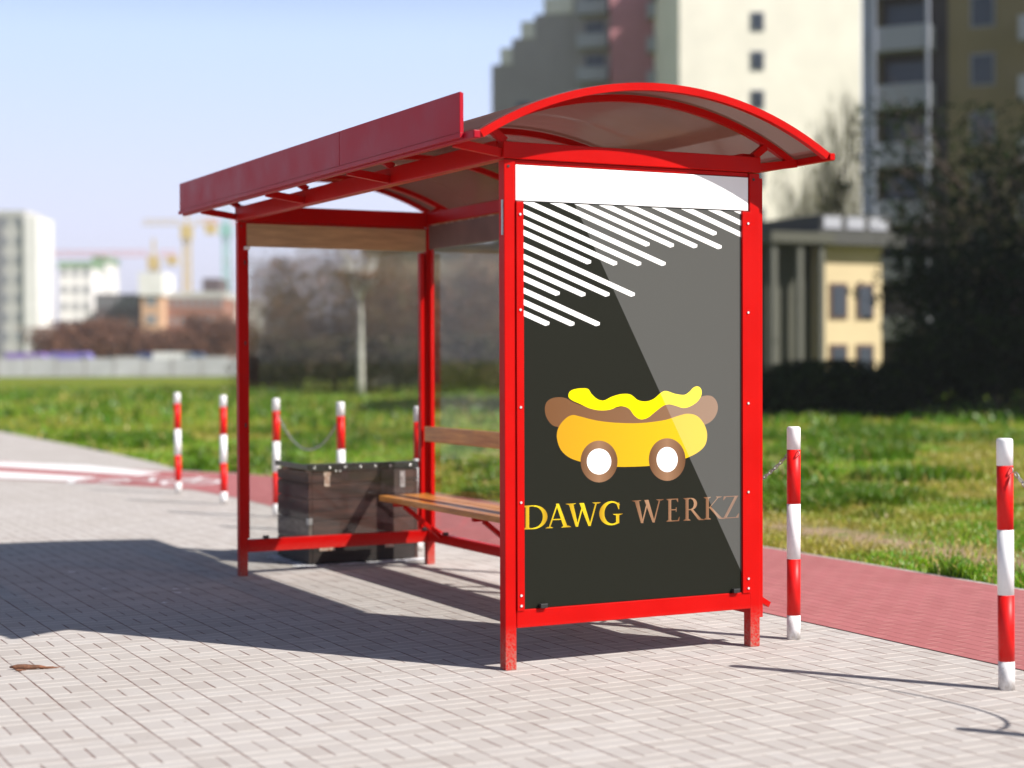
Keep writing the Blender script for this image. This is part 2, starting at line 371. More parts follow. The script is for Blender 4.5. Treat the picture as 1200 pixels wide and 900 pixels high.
def grass(n, d0, d1, hmul, wmul, seed, power=1.0):
    r = np.random.default_rng(seed)
    t = r.random(n); dep = np.sqrt(d0*d0+(d1*d1-d0*d0)*t**power); lat = (r.random(n)*2-1)*.42*dep
    P = C2+F2*dep[:, None]+Rr2*lat[:, None]; x, y = P[:, 0], P[:, 1]
    clump = .6*vnoise(x, y, 1.3, 3)+.4*vnoise(x, y, .45, 5)
    dry = vnoise(x, y, 2.1, 9)*.6+vnoise(x, y, .7, 11)*.4
    ex = edge_x(y); off = x-ex
    bare = np.exp(-((off-1.2)/.48)**2)*(.45+.65*vnoise(x, y, .8, 21))*(y < 7)       # worn dry strip beside the path
    lush = np.clip((clump-.57)*9, 0, 1)*(1-np.clip(bare*1.5, 0, 1))
    keep = (off > .01) & (r.random(n) < (.30+.7*np.clip(lush+.25*clump, 0, 1))*(1-.92*np.clip(bare*1.3, 0, 1)))
    x, y, lush, dry, clump, bare = [a[keep] for a in (x, y, lush, dry, clump, bare)]; n = len(x)
    h = (.028+.035*r.random(n)+lush*(.06+.12*r.random(n)))*hmul; w = (.0035+.004*r.random(n)+.003*lush)*wmul
    a = r.random(n)*2*np.pi; la = r.random(n)*2*np.pi; lean = h*(.25+.75*r.random(n))
    dx, dy = np.cos(a)*w, np.sin(a)*w; lx, ly = np.cos(la)*lean, np.sin(la)*lean
    z0 = np.full(n, -.02)
    V = np.stack([np.stack([x-dx, y-dy, z0], 1), np.stack([x+dx, y+dy, z0], 1),
                  np.stack([x+dx*.8+lx*.35, y+dy*.8+ly*.35, h*.6-.02], 1), np.stack([x-dx*.8+lx*.35, y-dy*.8+ly*.35, h*.6-.02], 1),
                  np.stack([x+lx, y+ly, h*(.8+.2*r.random(n))-.02], 1)], 1)
    g = np.array([.085, .29, .008]); g2 = np.array([.26, .44, .012]); yel = np.array([.52, .41, .12]); ol = np.array([.40, .37, .02])
    k = r.random(n)[:, None]; c = g*k+g2*(1-k); c = c*(1-.42*lush[:, None])
    dl = np.clip((dry-.40)*4, 0, 1)*(1-lush); c = c*(1-dl[:, None])+(ol*k+yel*.75*(1-k))*dl[:, None]
    s = (r.random(n) < .05+.22*(1-lush)*np.clip(dry, 0, 1)+bare*.5); c[s] = yel
    c *= (.75+.5*r.random(n))[:, None]
    cols = np.repeat(c[:, None, :], 5, 1)
    base = (np.arange(n)*5)[:, None]
    return V.reshape(-1, 3), cols.reshape(-1, 3), base+np.array([[0, 1, 2, 3]]), base+np.array([[3, 2, 4]])
parts = [grass(420000, 8.0, 19, 1, 1, 1), grass(190000, 19, 36, 1.15, 1.9, 2), grass(90000, 36, 90, 1.5, 4, 3)]
V = []; Cc = []; Q = []; T = []; off = 0
for v, c, q, t_ in parts: V.append(v); Cc.append(c); Q.append(q+off); T.append(t_+off); off += len(v)
g = np_mesh('grass', np.concatenate(V), [(4, np.concatenate(Q)), (3, np.concatenate(T))], BLADE, np.concatenate(Cc))
tag(g, 'green and yellowed tufted grass covering the field beyond the path', 'grass', kind='stuff')

# ------------------------------------------------------------------ bus shelter
WX, LY = 1.4293, 4.0613
sh = empty('bus_shelter', (0, 0, .02), label='red metal bus shelter with curved tinted roof, bench and advert panel', cat='bus shelter')
sh.location = (0, 0, 0)
G = 0
# posts with glazing channels
for x, y in ((0, 0), (WX, 0), (0, LY), (WX, LY)):
    b = MB(); b.box(x-.03, x+.03, y-.03, y+.03, G, 2.462, .004)
    p = b.build('post', RED, sh)
    b = MB(); c = MB()
    if y == 0:
        s = 1 if x == 0 else -1
        xa, xb = sorted((x+s*.031, x+s*(.070 if s > 0 else .083))); b.box(xa, xb, -.040, -.004, .285, 2.262, .002); b.box(xa, xb, .012, .03, .285, 2.262, .002)
        sx = x+s*.050
        for zz in (2.2, 1.74, 1.27, .81, .36): c.lathe([(.0065, 0), (.0065, .003), (.003, .005)], 8, (0, 0, 0))
        if x > 0: b.box(x+.031, x+.056, -.02, .045, .15, 2.44, .002)      # outer glazing profile
        b.build('glazing_strip', RED, p)
        c.bm.free()
        for zz in (2.2, 1.74, 1.27, .81, .36, .31):
            c = MB(); c.tube([(sx, -.0405, zz), (sx, -.045, zz)], .0065, 8); c.build('screw', CHROME, p)
    else:
        if x == 0: b.box(x+.031, x+.050, LY-.012, LY+.02, .26, 2.28, .002)
        else:
            b.box(x-.075, x-.045, LY-.022, LY+.03, .26, 2.28, .002); b.box(x-.044, x-.031, LY-.002, LY+.02, .26, 2.28, .001)
        b.build('glazing_strip', RED, p)
        c.bm.free()
    if x > 0:                                       # channel on the long glazed side
        b = MB(); ya, yb = (y+.031, y+.055) if y == 0 else (y-.055, y-.031)
        b.box(x-.012, x+.02, ya, yb, .26, 2.30, .002); b.build('glazing_strip', RED, p)
    c = MB(); c.tube([(x-.008, y-.030, 2.43), (x-.008, y-.034, 2.43)], .007, 8); c.build('bolt', BLACK, p)
b = MB(); b.box(-.034, -.0305, -.022, -.004, 2.10, 2.27, .001); b.build('hinge', GALV, sh)
b = MB(); b.box(.010, .050, LY-.052, LY-.031, 2.268, 2.290, .002); b.build('clip', WHITEP, sh, 'white plastic clip at the end of the beige board')
for zz in (2.18, 1.62, 1.05):
    b = MB(); b.box(.012, .022, LY-.034, LY-.0305, zz-.015, zz+.015); b.build('clip', BLACK, sh)
# top beams
def beam(x0, x1, y0, y1, z0, z1, lip=None):
    b = MB(); b.box(x0, x1, y0, y1, z0, z1, .005)
    if lip: b.box(*lip, .002)
    return b.build('beam', RED, sh)
beam(-.035, WX+.035, -.036, .036, 2.466, 2.548, (.035, WX-.035, -.018, .018, 2.444, 2.464))
beam(-.032, WX+.032, LY-.034, LY+.034, 2.466, 2.576, (.035, WX-.035, LY-.018, LY+.018, 2.452, 2.465))
beam(-.034, .030, .040, LY-.038, 2.468, 2.562)
beam(WX-.030, WX+.034, .040, LY-.038, 2.485, 2.572)
# lower rails
def rail(x0, x1, y0, y1, z0, z1):
    b = MB(); b.box(x0, x1, y0, y1, z0, z1, .004); return b.build('rail', RED, sh)
rail(.031, WX-.031, -.033, .027, .202, .290)
rail(.031, WX-.031, LY-.028, LY+.028, .165, .252)
rail(WX-.028, WX+.028, .031, LY-.031, .172, .240)
for y in (0, LY):
    b = MB(); b.bar((WX+.030, y+.03, .262), (WX+.125, y+.03, .205), .035, .03, bev=.003); b.build('brace', RED, sh)
for p in [(.17, -.043, .292), (WX-.13, -.043, .292), (.16, LY-.03, .254), (WX-.05, LY-.03, .254), (WX-.03, 3.72, .242), (WX-.03, 1.2, .242)]:
    b = MB(); b.box(p[0]-.02, p[0]+.02, p[1]-.012, p[1]+.012, p[2], p[2]+.022, .003); b.build('clip', BLACK, sh)
# roof
CXR, RR = WX/2, 1.90
def arcz(x, dz=0): return 2.835-(RR-math.sqrt(RR*RR-(x-CXR)**2))+dz
def arch(y, x0, x1, dz, w, h, n=28):
    b = MB(); xs = [x0+(x1-x0)*k/n for k in range(n+1)]; prev = None; fs = []
    for x in xs:
        z = arcz(x, dz); nx = (x-CXR)/RR; nz = math.sqrt(1-nx*nx)
        ring = [b.bm.verts.new((x+nx*o, y+s, z+nz*o)) for s, o in ((-w/2, 0), (w/2, 0), (w/2, -h), (-w/2, -h))]
        if prev:
            for k in range(4): b.bm.faces.new((prev[k], prev[(k+1) % 4], ring[(k+1) % 4], ring[k]))
        else: b.bm.faces.new(ring)
        prev = ring
    b.bm.faces.new(prev[::-1]); return b.build('arch', RED, sh)
EX = .295
Y0, Y1 = -.286, 4.40
for y in (Y0+.015, Y1-.015): arch(y, -EX+.01, WX+EX-.01, .004, .034, .036)
for y in (0, 1.36, 2.71, LY): arch(y, -EX+.03, WX+EX-.03, -.014, .032, .034)
b = MB(); n = 36; xs = [-EX+.012+(WX+2*EX-.024)*k/n for k in range(n+1)]
top = []; bot = []
for x in xs:
    nx = (x-CXR)/RR; nz = math.sqrt(1-nx*nx)
    for lst, o in ((top, .008), (bot, -.002)):
        lst.append([b.bm.verts.new((x+nx*o, yy, arcz(x)+nz*o)) for yy in (Y0-.004, Y1+.004)])
# the sheet stops just inside the edge trims
for L_ in (top, bot):
    for pr in L_: pr[0].co.y = Y0+.034; pr[1].co.y = Y1-.034
for a in range(n):
    for L_ in (top, bot):
        f = b.bm.faces.new((L_[a][0], L_[a+1][0], L_[a+1][1], L_[a][1])); f.smooth = True
for e in (0, 1):
    for a in range(n): b.bm.faces.new((top[a][e], top[a+1][e], bot[a+1][e], bot[a][e]))
for a in (0, n): b.bm.faces.new((top[a][0], top[a][1], bot[a][1], bot[a][0]))
b.build('roof_panel', ROOFM, sh)
# eaves
for x0, x1 in ((-EX-.022, -EX+.012), (WX+EX-.012, WX+EX+.022)):
    b = MB(); b.box(x0, x1, Y0, Y1, 2.518, 2.556, .004); b.box(x0+.002, x1-.002, Y0-.006, Y0-.0005, 2.521, 2.553, .001)
    b.build('eave_beam', RED_SHADE if x0 < 0 else RED, sh)
# brackets from beams to the eaves, short struts to the arches
for y in (0, 1.36, 2.71, LY):
    for x, s in ((0, -1), (WX, 1)):
        b = MB(); b.bar((x+s*.036, y, 2.496), (x+s*(EX-.014), y, 2.530), .034, .042, bev=.003); b.build('bracket', RED, sh)
        xt = x+s*.085; b = MB(); b.bar((x+s*.012, y, 2.552 if y in (0,) else 2.566), (xt, y, arcz(xt, -.052)), .038, .034, up=(0, 1, 0), bev=.003); b.build('roof_strut', RED, sh)
# fascia
b = MB()
for ya, yb in ((-.165, 1.356), (1.360, 4.425)): b.box(-EX-.034, -EX-.0225, ya, yb, 2.556, 2.746, .003)
b.box(-EX-.0215, -EX-.0125, -.160, 4.42, 2.558, 2.742)
fa = b.build('fascia', RED_SHADE, sh)
b = MB(); b.box(-EX-.040, -EX-.0225, -.18, 4.44, 2.530, 2.5545, .002); b.build('drip_edge', RED_SHADE, sh)
# header panels
b = MB(); b.box(.036, WX-.036, -.022, -.010, 2.268, 2.440, .002); b.build('header_panel', WHITEP, sh, 'plain white header panel above the poster')
b = MB(); b.box(.036, WX-.036, -.0095, .012, 2.258, 2.442, .001); b.build('panel_backing', BLACK, sh)
b = MB(); b.box(.034, WX-.033, LY-.026, LY-.006, 2.292, 2.450, .002); b.mi = 1; r_ = random.Random(4)
for k in range(30):
    x = r_.uniform(.5, WX-.15); b.box(x, x+r_.uniform(.004, .03), LY-.028, LY-.0255, 2.447, 2.4505)
b.build('header_panel', [BOARD, CHIP], sh, 'beige board under the far cross beam')
DKB = simple('brown_board', (.19, .105, .095), .6, .1, 4)
b = MB(); b.box(WX-.024, WX-.006, .060, LY-.060, 2.305, 2.478, .002); b.mi = 1
for k in range(60):
    y = r_.uniform(.1, LY-.1); b.box(WX-.027, WX-.0235, y, y+r_.uniform(.005, .05), 2.472+r_.uniform(0, .003), 2.479)
b.build('header_panel', [DKB, CHIP], sh, 'dark brown board under the long back beam')
# glass
b = MB(); b.box(.052, WX-.078, LY+.002, LY+.010, .253, 2.291); b.build('glass_pane', GLASS, sh)
for ya, yb in ((.058, 2.02), (2.03, LY-.058)):
    b = MB(); b.box(WX+.0, WX+.008, ya, yb, .243, 2.304); b.build('glass_pane', GLASS, sh)
# bench
SXF, SXB, ZS = .985, 1.365, .530
b = MB(); w_ = (SXB-SXF-.016)/3
for k in range(3):
    x = SXF+k*(w_+.008); b.box(x, x+w_, .10, LY-.10, ZS-.040, ZS, .006)
seat = b.build('seat', BENCH, sh)
for y in (.75, 2.52, 3.80):
    b = MB(); b.box(SXF+.05, WX-.03, y-.02, y+.02, ZS-.072, ZS-.0405, .002)
    b.bar((SXF+.13, y, ZS-.075), (WX-.03, y, .225), .038, .030, bev=.003); b.build('bracket', RED, seat)
b = MB(); b.box(WX-.064, WX-.036, .05, LY-.05, .905, 1.015, .006); b.build('backrest', BENCH, sh)
# poster with its artwork
def art_mat():
    t = NT('poster_print'); a = t.n('ShaderNodeAttribute', attribute_name='tint')
    sp = t.n('ShaderNodeSeparateXYZ'); t.l(t.coord(), sp.inputs[0])
    p, q = on_y(672, 236, -.0265), on_y(866, 664, -.0265)          # pale wedge: glass glare painted into the print colour, straight diagonal edge
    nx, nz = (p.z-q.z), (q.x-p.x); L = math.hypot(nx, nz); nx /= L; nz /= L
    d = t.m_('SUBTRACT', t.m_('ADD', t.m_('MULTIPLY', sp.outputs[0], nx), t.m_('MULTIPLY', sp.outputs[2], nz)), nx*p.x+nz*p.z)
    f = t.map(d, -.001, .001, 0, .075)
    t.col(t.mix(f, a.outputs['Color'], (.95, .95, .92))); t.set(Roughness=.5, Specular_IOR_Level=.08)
    return t.m
YP = -.0262
class Art:
    def __init__(s): s.V = []; s.Fa = []; s.C = []; s.k = 0
    def add(s, pts, col):
        s.k += 1; y = YP-.00006*s.k; n0 = len(s.V)
        s.V += [(x, y, z) for x, z in pts]; s.Fa.append(list(range(n0, n0+len(pts))))
        s.C += [(col(x, z) if callable(col) else col) for x, z in pts]
    def same(s): s.k -= 1
A = Art()
PX0, PX1, PZ0, PZ1 = .0695, WX-.082, .292, 2.262
def cl(c, m_=1): return tuple(v*m_ for v in c)
def lin(r, g, b): return tuple(((v/255)/12.92 if v/255 < .04045 else ((v/255+.055)/1.055)**2.4) for v in (r, g, b))
def zz2(a, b): p = on_y(530+a/2.5532, 60+b/2.5532, YP); return (p.x, p.z)
def z8(a, b): p = on_y(600+a/4.2857, 430+b/4.2857, YP); return (p.x, p.z)
def clip_poly(poly):
    for ax, s, lim in ((0, 1, PX0), (0, -1, PX1), (1, -1, PZ1), (1, 1, PZ0)):
        out = []
        for i in range(len(poly)):
            p, q = poly[i-1], poly[i]; ip = s*p[ax] >= s*lim; iq = s*q[ax] >= s*lim
            if ip != iq:
                t = (lim-p[ax])/(q[ax]-p[ax]); out.append((p[0]+(q[0]-p[0])*t, p[1]+(q[1]-p[1])*t))
            if iq: out.append(q)
        poly = out
        if not poly: return poly
    return poly
DARK = (.013, .0138, .0095)
tips = [(587, 580), (660, 583), (730, 585), (803, 588), (788, 547), (635, 638), (562, 638), (490, 637), (412, 633), (543, 730), (467, 730), (395, 730), (318, 727), (438, 818), (362, 818), (287, 817), (900, 566), (960, 560), (1020, 555)]
for a, c in tips:
    sl_ = .455 if a <= 803 else .475
    p0 = zz2(a-900, c-900*sl_); p1 = zz2(a, c)
    dx, dz = p1[0]-p0[0], p1[1]-p0[1]; L = math.hypot(dx, dz); dx /= L; dz /= L
    wv = .0130
    nx, nz = -dz*wv, dx*wv
    tipx = .012
    poly = [(p0[0]+nx, p0[1]+nz), (p1[0]+nx+dx*tipx*.2, p1[1]+nz+dz*tipx*.2), (p1[0]+dx*.006, p1[1]+dz*.006), (p1[0]-nx-dx*tipx, p1[1]-nz-dz*tipx), (p0[0]-nx, p0[1]-nz)]
    poly = clip_poly(poly)
    if poly: A.add(poly, (.90, .90, .88)); A.same()
A.k = 1
def spline(pts, n=8):
    out = []; N = len(pts)
    for i in range(N):
        p0, p1, p2, p3 = [Vector(pts[(i+k-1) % N]) for k in range(4)]
        for j in range(n):
            t = j/n; q = .5*((2*p1)+(-p0+p2)*t+(2*p0-5*p1+4*p2-p3)*t*t+(-p0+3*p1-3*p2+p3)*t**3); out.append((q.x, q.y))
    return out
def grad(c0, c1, x0, x1):
    def f(x, z):
        t = min(1, max(0, (x-x0)/(x1-x0))); return tuple(a+(b_-a)*t for a, b_ in zip(c0, c1))
    return f
gx0, gx1 = z8(165, 300)[0], z8(1033, 300)[0]
saus = [(165, 215), (172, 180), (195, 160), (230, 152), (270, 157), (320, 182), (420, 212), (520, 205), (590, 195), (660, 215), (740, 190), (850, 190), (920, 165), (960, 146), (1000, 146), (1026, 170), (1034, 208), (1020, 250), (990, 280), (940, 300), (880, 320), (600, 330), (330, 320), (235, 303), (200, 290), (174, 255)]
A.add([z8(*p) for p in spline(saus)], grad((.15, .068, .028), (.22, .125, .07), gx0, gx1))
bun = [(225, 350), (236, 300), (268, 260), (302, 242), (340, 248), (420, 268), (520, 280), (640, 282), (760, 268), (840, 244), (885, 235), (932, 248), (966, 290), (980, 340), (970, 392), (932, 430), (870, 460), (790, 484), (700, 496), (610, 501), (520, 501), (430, 492), (340, 475), (280, 450), (242, 410)]
A.add([z8(*p) for p in spline(bun)], grad((.50, .25, .012), (.62, .44, .008), gx0, gx1))
must = [(284, 150), (290, 124), (322, 110), (378, 109), (400, 136), (430, 162), (462, 168), (500, 150), (550, 136), (596, 139), (632, 166), (672, 173), (712, 160), (750, 128), (776, 121), (820, 135), (864, 140), (890, 125), (912, 103), (934, 98), (950, 112), (951, 142), (930, 175), (895, 198), (860, 206), (822, 195), (790, 188), (760, 195), (720, 225), (682, 255), (645, 263), (615, 245), (590, 212), (560, 198), (530, 200), (490, 215), (440, 218), (390, 208), (340, 185), (302, 168)]
A.add([z8(*p) for p in spline(must)], (.80, .66, .0))
def ell(cx, cy, rx, ry, f, n=40):
    return [z8(cx+rx*math.cos(2*math.pi*k/n), cy+ry*math.sin(2*math.pi*k/n)) for k in range(n)]
for cx, cy, rx, ry, ix, iy in ((437, 475, 93, 105, 61, 65), (779, 465, 92, 107, 53, 63)):
    xc = z8(cx, cy)[0]; rw = z8(cx+rx, cy)[0]-xc
    def wf(x, z, xc=xc, rw=rw):
        t = 1-abs(x-xc)/rw; return (.12+.14*t, .055+.09*t, .025+.055*t)
    ring = ell(cx, cy, rx, ry, None); k0 = len(ring)
    for k in range(k0):       # as a fan of sectors so the metallic print gradient shows
        A.add([z8(cx, cy), ring[k], ring[(k+1) % k0]], wf); A.same()
    A.k += 1
    A.add(ell(cx, cy, ix, iy, None), (.90, .90, .90))
# lettering: classical roman capitals
def q_(p, q, w, w2=None):
    w2 = w2 or w; w = w*1.10+.010; w2 = w2*1.10+.010; return [(p[0]-w/2, p[1]), (p[0]+w/2, p[1]), (q[0]+w2/2, q[1]), (q[0]-w2/2, q[1])]
def ser(x0, x1, y, up=1, h=.035):
    h = h*1.1; x0 -= .02; x1 += .02
    m0, m1 = x0+(x1-x0)*.28, x1-(x1-x0)*.28
    return [(x0, y), (x1, y), (x1-.01, y+up*h*.6), (m1, y+up*h*2), (m0, y+up*h*2), (x0+.01, y+up*h*.6)]
def arcs(cx, cy, rx, ry, irx, iry, a0, a1, n=20, icx=None):
    icx = cx if icx is None else icx; out = []
    for k in range(n):
        t0, t1 = [R(a0+(a1-a0)*j/n) for j in (k, k+1)]
        out.append([(cx+rx*math.cos(t0), cy+ry*math.sin(t0)), (cx+rx*math.cos(t1), cy+ry*math.sin(t1)), (icx+irx*math.cos(t1), cy+iry*math.sin(t1)), (icx+irx*math.cos(t0), cy+iry*math.sin(t0))])
    return out
GL = {
 'D': [q_((.16, 0), (.16, 1), .13), ser(0, .30, 0), ser(0, .30, 1, -1), [(.1, .955), (.42, .955), (.42, 1), (.1, 1)], [(.1, 0), (.42, 0), (.42, .045), (.1, .045)]] + arcs(.42, .5, .60, .5, .40, .445, -90, 90),
 'A': [q_((.13, 0), (.47, 1.02), .045), q_((.80, 0), (.465, 1.02), .14, .10), [(.26, .33), (.70, .33), (.68, .375), (.28, .375)], ser(0, .27, 0, 1, .025), ser(.64, 1.0, 0, 1, .03)],
 'W': [q_((.14, 1), (.32, 0), .115, .06), q_((.50, .93), (.325, 0), .03, .03), q_((.46, 1), (.70, 0), .115, .06), q_((.90, 1), (.705, 0), .035, .03), ser(.0, .27, 1, -1, .025), ser(.80, 1.02, 1, -1, .025)],
 'G': arcs(.50, .5, .52, .52, .34, .45, 42, 300, 28, .54) + [[(.70, .02), (.84, .06), (.84, .44), (.70, .44)], ser(.58, .97, .46, -1, .025), [(.80, .66), (.84, .66), (.84, .95), (.72, .90)], [(.60, -.02), (.84, .06), (.82, .10), (.60, .035)]],
 'E': [q_((.24, 0), (.24, 1), .19), ser(0, .45, 0), ser(0, .45, 1, -1), [(.2, .955), (.88, .955), (.88, 1), (.2, 1)], [(.84, .84), (.88, .84), (.88, 1), (.74, .96)], [(.2, .49), (.74, .49), (.74, .535), (.2, .535)], [(.70, .41), (.75, .41), (.75, .61), (.70, .61)], [(.2, 0), (.94, 0), (.94, .045), (.2, .045)], [(.84, .04), (.96, .0), (1.0, .19), (.95, .19)]],
 'R': [q_((.17, 0), (.17, 1), .13), ser(0, .33, 0), ser(0, .33, 1, -1), [(.1, .955), (.36, .955), (.36, 1), (.1, 1)], [(.1, .46), (.36, .46), (.36, .505), (.1, .505)], q_((.82, .03), (.40, .49), .16, .11), [(.74, 0), (1.06, -.02), (.98, .04), (.80, .06)]] + arcs(.36, .73, .32, .27, .155, .215, -90, 90),
 'K': [q_((.17, 0), (.17, 1), .13), ser(0, .33, 0), ser(0, .33, 1, -1), q_((.26, .50), (.74, .98), .04), ser(.62, .90, 1, -1, .022), q_((.84, .02), (.30, .55), .17, .11), [(.76, 0), (1.08, -.02), (1.0, .04), (.82, .06)]],
 'Z': [[(.06, .955), (.94, .955), (.94, 1), (.06, 1)], [(.02, .82), (.07, .82), (.20, .96), (.06, 1)], q_((.13, .02), (.83, .98), .16), [(.03, 0), (.96, 0), (.96, .045), (.03, .045)], [(.80, .04), (.95, 0), (1.0, .20), (.95, .20)]],
}
zb = z8(300, 803)[1]; zt = z8(300, 683)[1]
zbR = z8(960, 768)[1]; ztR = z8(960, 657)[1]
zb = (zb+zbR)/2; zt = (zt+ztR)/2; HH = zt-zb
def letter(ch, a0, a1, tones):
    kk = A.k
    x0 = z8(a0, 740)[0]; x1 = z8(a1, 740)[0]
    def colf(x, z):
        t = ((x-x0)/(x1-x0))*2 % 2; t = 1-abs(t-1); t = min(1, max(0, t)); return tuple(a+(b_-a)*t for a, b_ in zip(*tones))
    for pl in GL[ch]:
        # split wide shapes so that the vertical-banded print gradient resolves
        P_ = [(x0+(x1-x0)*u, zb+HH*v) for u, v in pl]
        P_ = clip_poly(P_)
        if P_: A.add(P_, colf)
    A.k = kk
gold = ((.36, .19, .012), (.66, .52, .015)); bron = ((.12, .05, .022), (.34, .20, .115))
A.k += 1
for ch, a0, a1 in (('D', 58, 175), ('A', 170, 294), ('W', 272, 440), ('G', 440, 556)): letter(ch, a0, a1, gold)
A.k += 1
for ch, a0, a1 in (('W', 604, 757), ('E', 776, 842), ('R', 862, 960), ('K', 964, 1062), ('Z', 1058, 1141)): letter(ch, a0, a1, bron)
me = bpy.data.meshes.new('poster')
bx = [(PX0, YP, PZ0), (PX1, YP, PZ0), (PX1, YP, PZ1), (PX0, YP, PZ1), (PX0, YP+.004, PZ0), (PX1, YP+.004, PZ0), (PX1, YP+.004, PZ1), (PX0, YP+.004, PZ1)]
n0 = len(A.V); fcs = A.Fa+[[n0+i for i in q] for q in [(0, 1, 2, 3), (5, 4, 7, 6), (1, 5, 6, 2), (4, 0, 3, 7), (3, 2, 6, 7), (4, 5, 1, 0)]]
me.from_pydata(A.V+bx, [], fcs); ca = me.color_attributes.new('tint', 'FLOAT_COLOR', 'POINT')
ca.data.foreach_set('color', np.array([(*c, 1) for c in A.C+[DARK]*8], np.float32).ravel())
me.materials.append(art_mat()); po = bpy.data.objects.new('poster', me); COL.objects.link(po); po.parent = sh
po['label'] = 'dark poster with white diagonal stripes, hot dog on wheels and the words DAWG WERKZ'
b = MB(); b.box(.036, WX-.036, YP+.0045, .010, .292, 2.2575, .001); b.build('poster_backing', simple('grey_backing', (.2, .2, .2), .6), sh)

# ------------------------------------------------------------------ bollards and chains
BH = 1.158
def bollard(x, y, label, seed=0):
    o = empty('bollard', (x, y, .02), label=label, cat='bollard', group='red and white bollards in a row behind the shelter')
    return o
bands = [(0, .130, 'w'), (.130, .430, 'r'), (.430, .725, 'w'), (.725, 1.015, 'r'), (1.015, BH-.02, 'w')]
b = MB(); r = .0365
for k, (z0, z1, c) in enumerate(bands):
    b.mi = 0 if c == 'w' else 1
    if k == 4: b.lathe([(r, z0), (r, z1-.012), (r*.93, z1-.003), (r*.7, z1)], 28)
    else: b.lathe([(r, z0), (r, z1)], 28)
proto = tag(b.build('bollard', [BOLW, BOLR]), cat='bollard')
for s in (-1, 1):
    b = MB(); b.tube([(.0, s*(.037+.017*math.sin(a)), .995+.014*math.cos(a)) for a in [math.pi*k/8 for k in range(9)]], .003, 6); b.build('eyelet', GALV, proto)
bl = [(1.69, 11.50, 'most distant red and white bollard, leftmost one in the photo'),
      (1.69, 9.82, 'second bollard from the left, just outside the shelter\'s left post'),
      (1.69, 8.17, 'red and white bollard at the left end of the hanging chain, behind the wooden planter'),
      (1.70, 6.50, 'red and white bollard at the right end of the hanging chain, rising behind the planter'),
      (1.70, 4.88, 'red and white bollard nearly hidden by the shelter\'s rear corner post'),
      (1.71, 3.27, 'red and white bollard hidden behind the shelter\'s near left post'),
      (1.71, 1.67, 'red and white bollard behind the poster, holding a chain'),
      (1.75, .07, 'red and white bollard just right of the poster frame, with a chain to its left'),
      (1.76, -1.51, 'nearest red and white bollard standing at the right edge of the photo'),
      (1.76, -3.10, 'red and white bollard out of frame on the right, casting its shadow on the paving')]
for i, (x, y, lab) in enumerate(bl):
    o = proto if i == 0 else copy_tree(proto)
    o.location = (x, y, .0); o.rotation_euler = (R(random.uniform(-.5, .5)), R(random.uniform(-.5, .5)), random.uniform(-.15, .15)); tag(o, lab, 'bollard', 'red and white bollards in a row behind the shelter')
def chain(p, q, sag, label):
    p, q = Vector(p), Vector(q); n = int((q-p).length*1.12/.026); b = MB(); pts = []
    for k in range(n+1):
        t = k/n; v = p.lerp(q, t); v.z -= sag*(1-(2*t-1)**2); pts.append(v)
    for k in range(n):
        a, c = pts[k], pts[k+1]; d = (c-a).normalized(); mid = (a+c)/2
        side = Vector((1, 0, 0)) if k % 2 else d.cross(Vector((1, 0, 0))).normalized()
        ring = [mid+d*(.0175*math.cos(t))+side*(.008*math.sin(t)) for t in [2*math.pi*j/10 for j in range(11)]]
        b.tube(ring, .0034, 5, cap=False)
    return tag(b.build('chain', GALV), label, 'chain', 'steel chains hung between bollards')
chain((1.69, 8.12, .985), (1.70, 6.55, .985), .30, 'steel chain sagging between two bollards behind the wooden planter')
chain((1.75, .12, .985), (1.71, 1.62, .985), .28, 'steel chain hanging from the bollard right of the poster')
chain((1.76, -1.56, .985), (1.76, -3.05, .985), .34, 'steel chain running out of frame from the rightmost bollard')

# ------------------------------------------------------------------ wooden planter
cr = empty('wooden_planter', (0, 0, 0), label='weathered brown plank planter box with black bolted top strip behind the shelter glass', cat='planter')
x0, x1, y0, y1, zb0 = .60, 1.47, 4.36, 5.04, .012
zs = [zb0, .175, .33, .485, .60, .690]
for k in range(5):
    z0, z1 = zs[k]+.002, zs[k+1]-.003
    b = MB(); b.box(x0+.028, x1-.028, y0, y0+.026, z0, z1, .004); b.build('plank', CRATED if k == 0 else CRATE, cr)
    b = MB(); b.box(x0, x0+.026, y0+.001, y1, z0, z1-(.012 if k == 4 else 0), .004); b.build('plank', CRATED if k == 0 else (CRATE2 if k == 1 else CRATE), cr)
    b = MB(); b.box(x1-.026, x1, y0+.001, y1, z0, z1, .004); b.build('plank', CRATE, cr)
    b = MB(); b.box(x0+.028, x1-.028, y1-.026, y1-.001, z0, z1, .004); b.build('plank', CRATE, cr)
b = MB(); b.box(x0+.03, x1-.03, y0+.03, y1-.03, .05, .60); b.build('soil', simple('dark_soil', (.04, .028, .02), .95, .4, 30, bump=1), cr)
b = MB(); b.box(x0-.01, x1+.003, y0-.012, y0-.001, .692, .738, .002); b.box(x0-.012, x0-.001, y0-.010, y1+.02, .700, .738, .002)
b.box(x0-.01, x1, y0-.0115, y0+.05, .7385, .742); st = b.build('top_strip', simple('black_steel', (.03, .03, .03), .4, .3, 30, metal=.3), cr)
for k, xx in enumerate((.64, .76, .88, 1.0, 1.12, 1.24, 1.40)):
    b = MB(); b.lathe([(.012, 0), (.011, .005), (.006, .009)], 10); o = b.build('bolt', CHROME, st); o.location = (xx, y0-.012, .714); o.rotation_euler.x = math.pi/2
for xx, zz in ((.81, .690), (.84, .690)):
    b = MB(); b.lathe([(.009, 0), (.008, .005), (.004, .007)], 10); o = b.build('bolt', CHROME, st); o.location = (xx, y0-.008, zz-.003); o.rotation_euler.x = math.pi/2
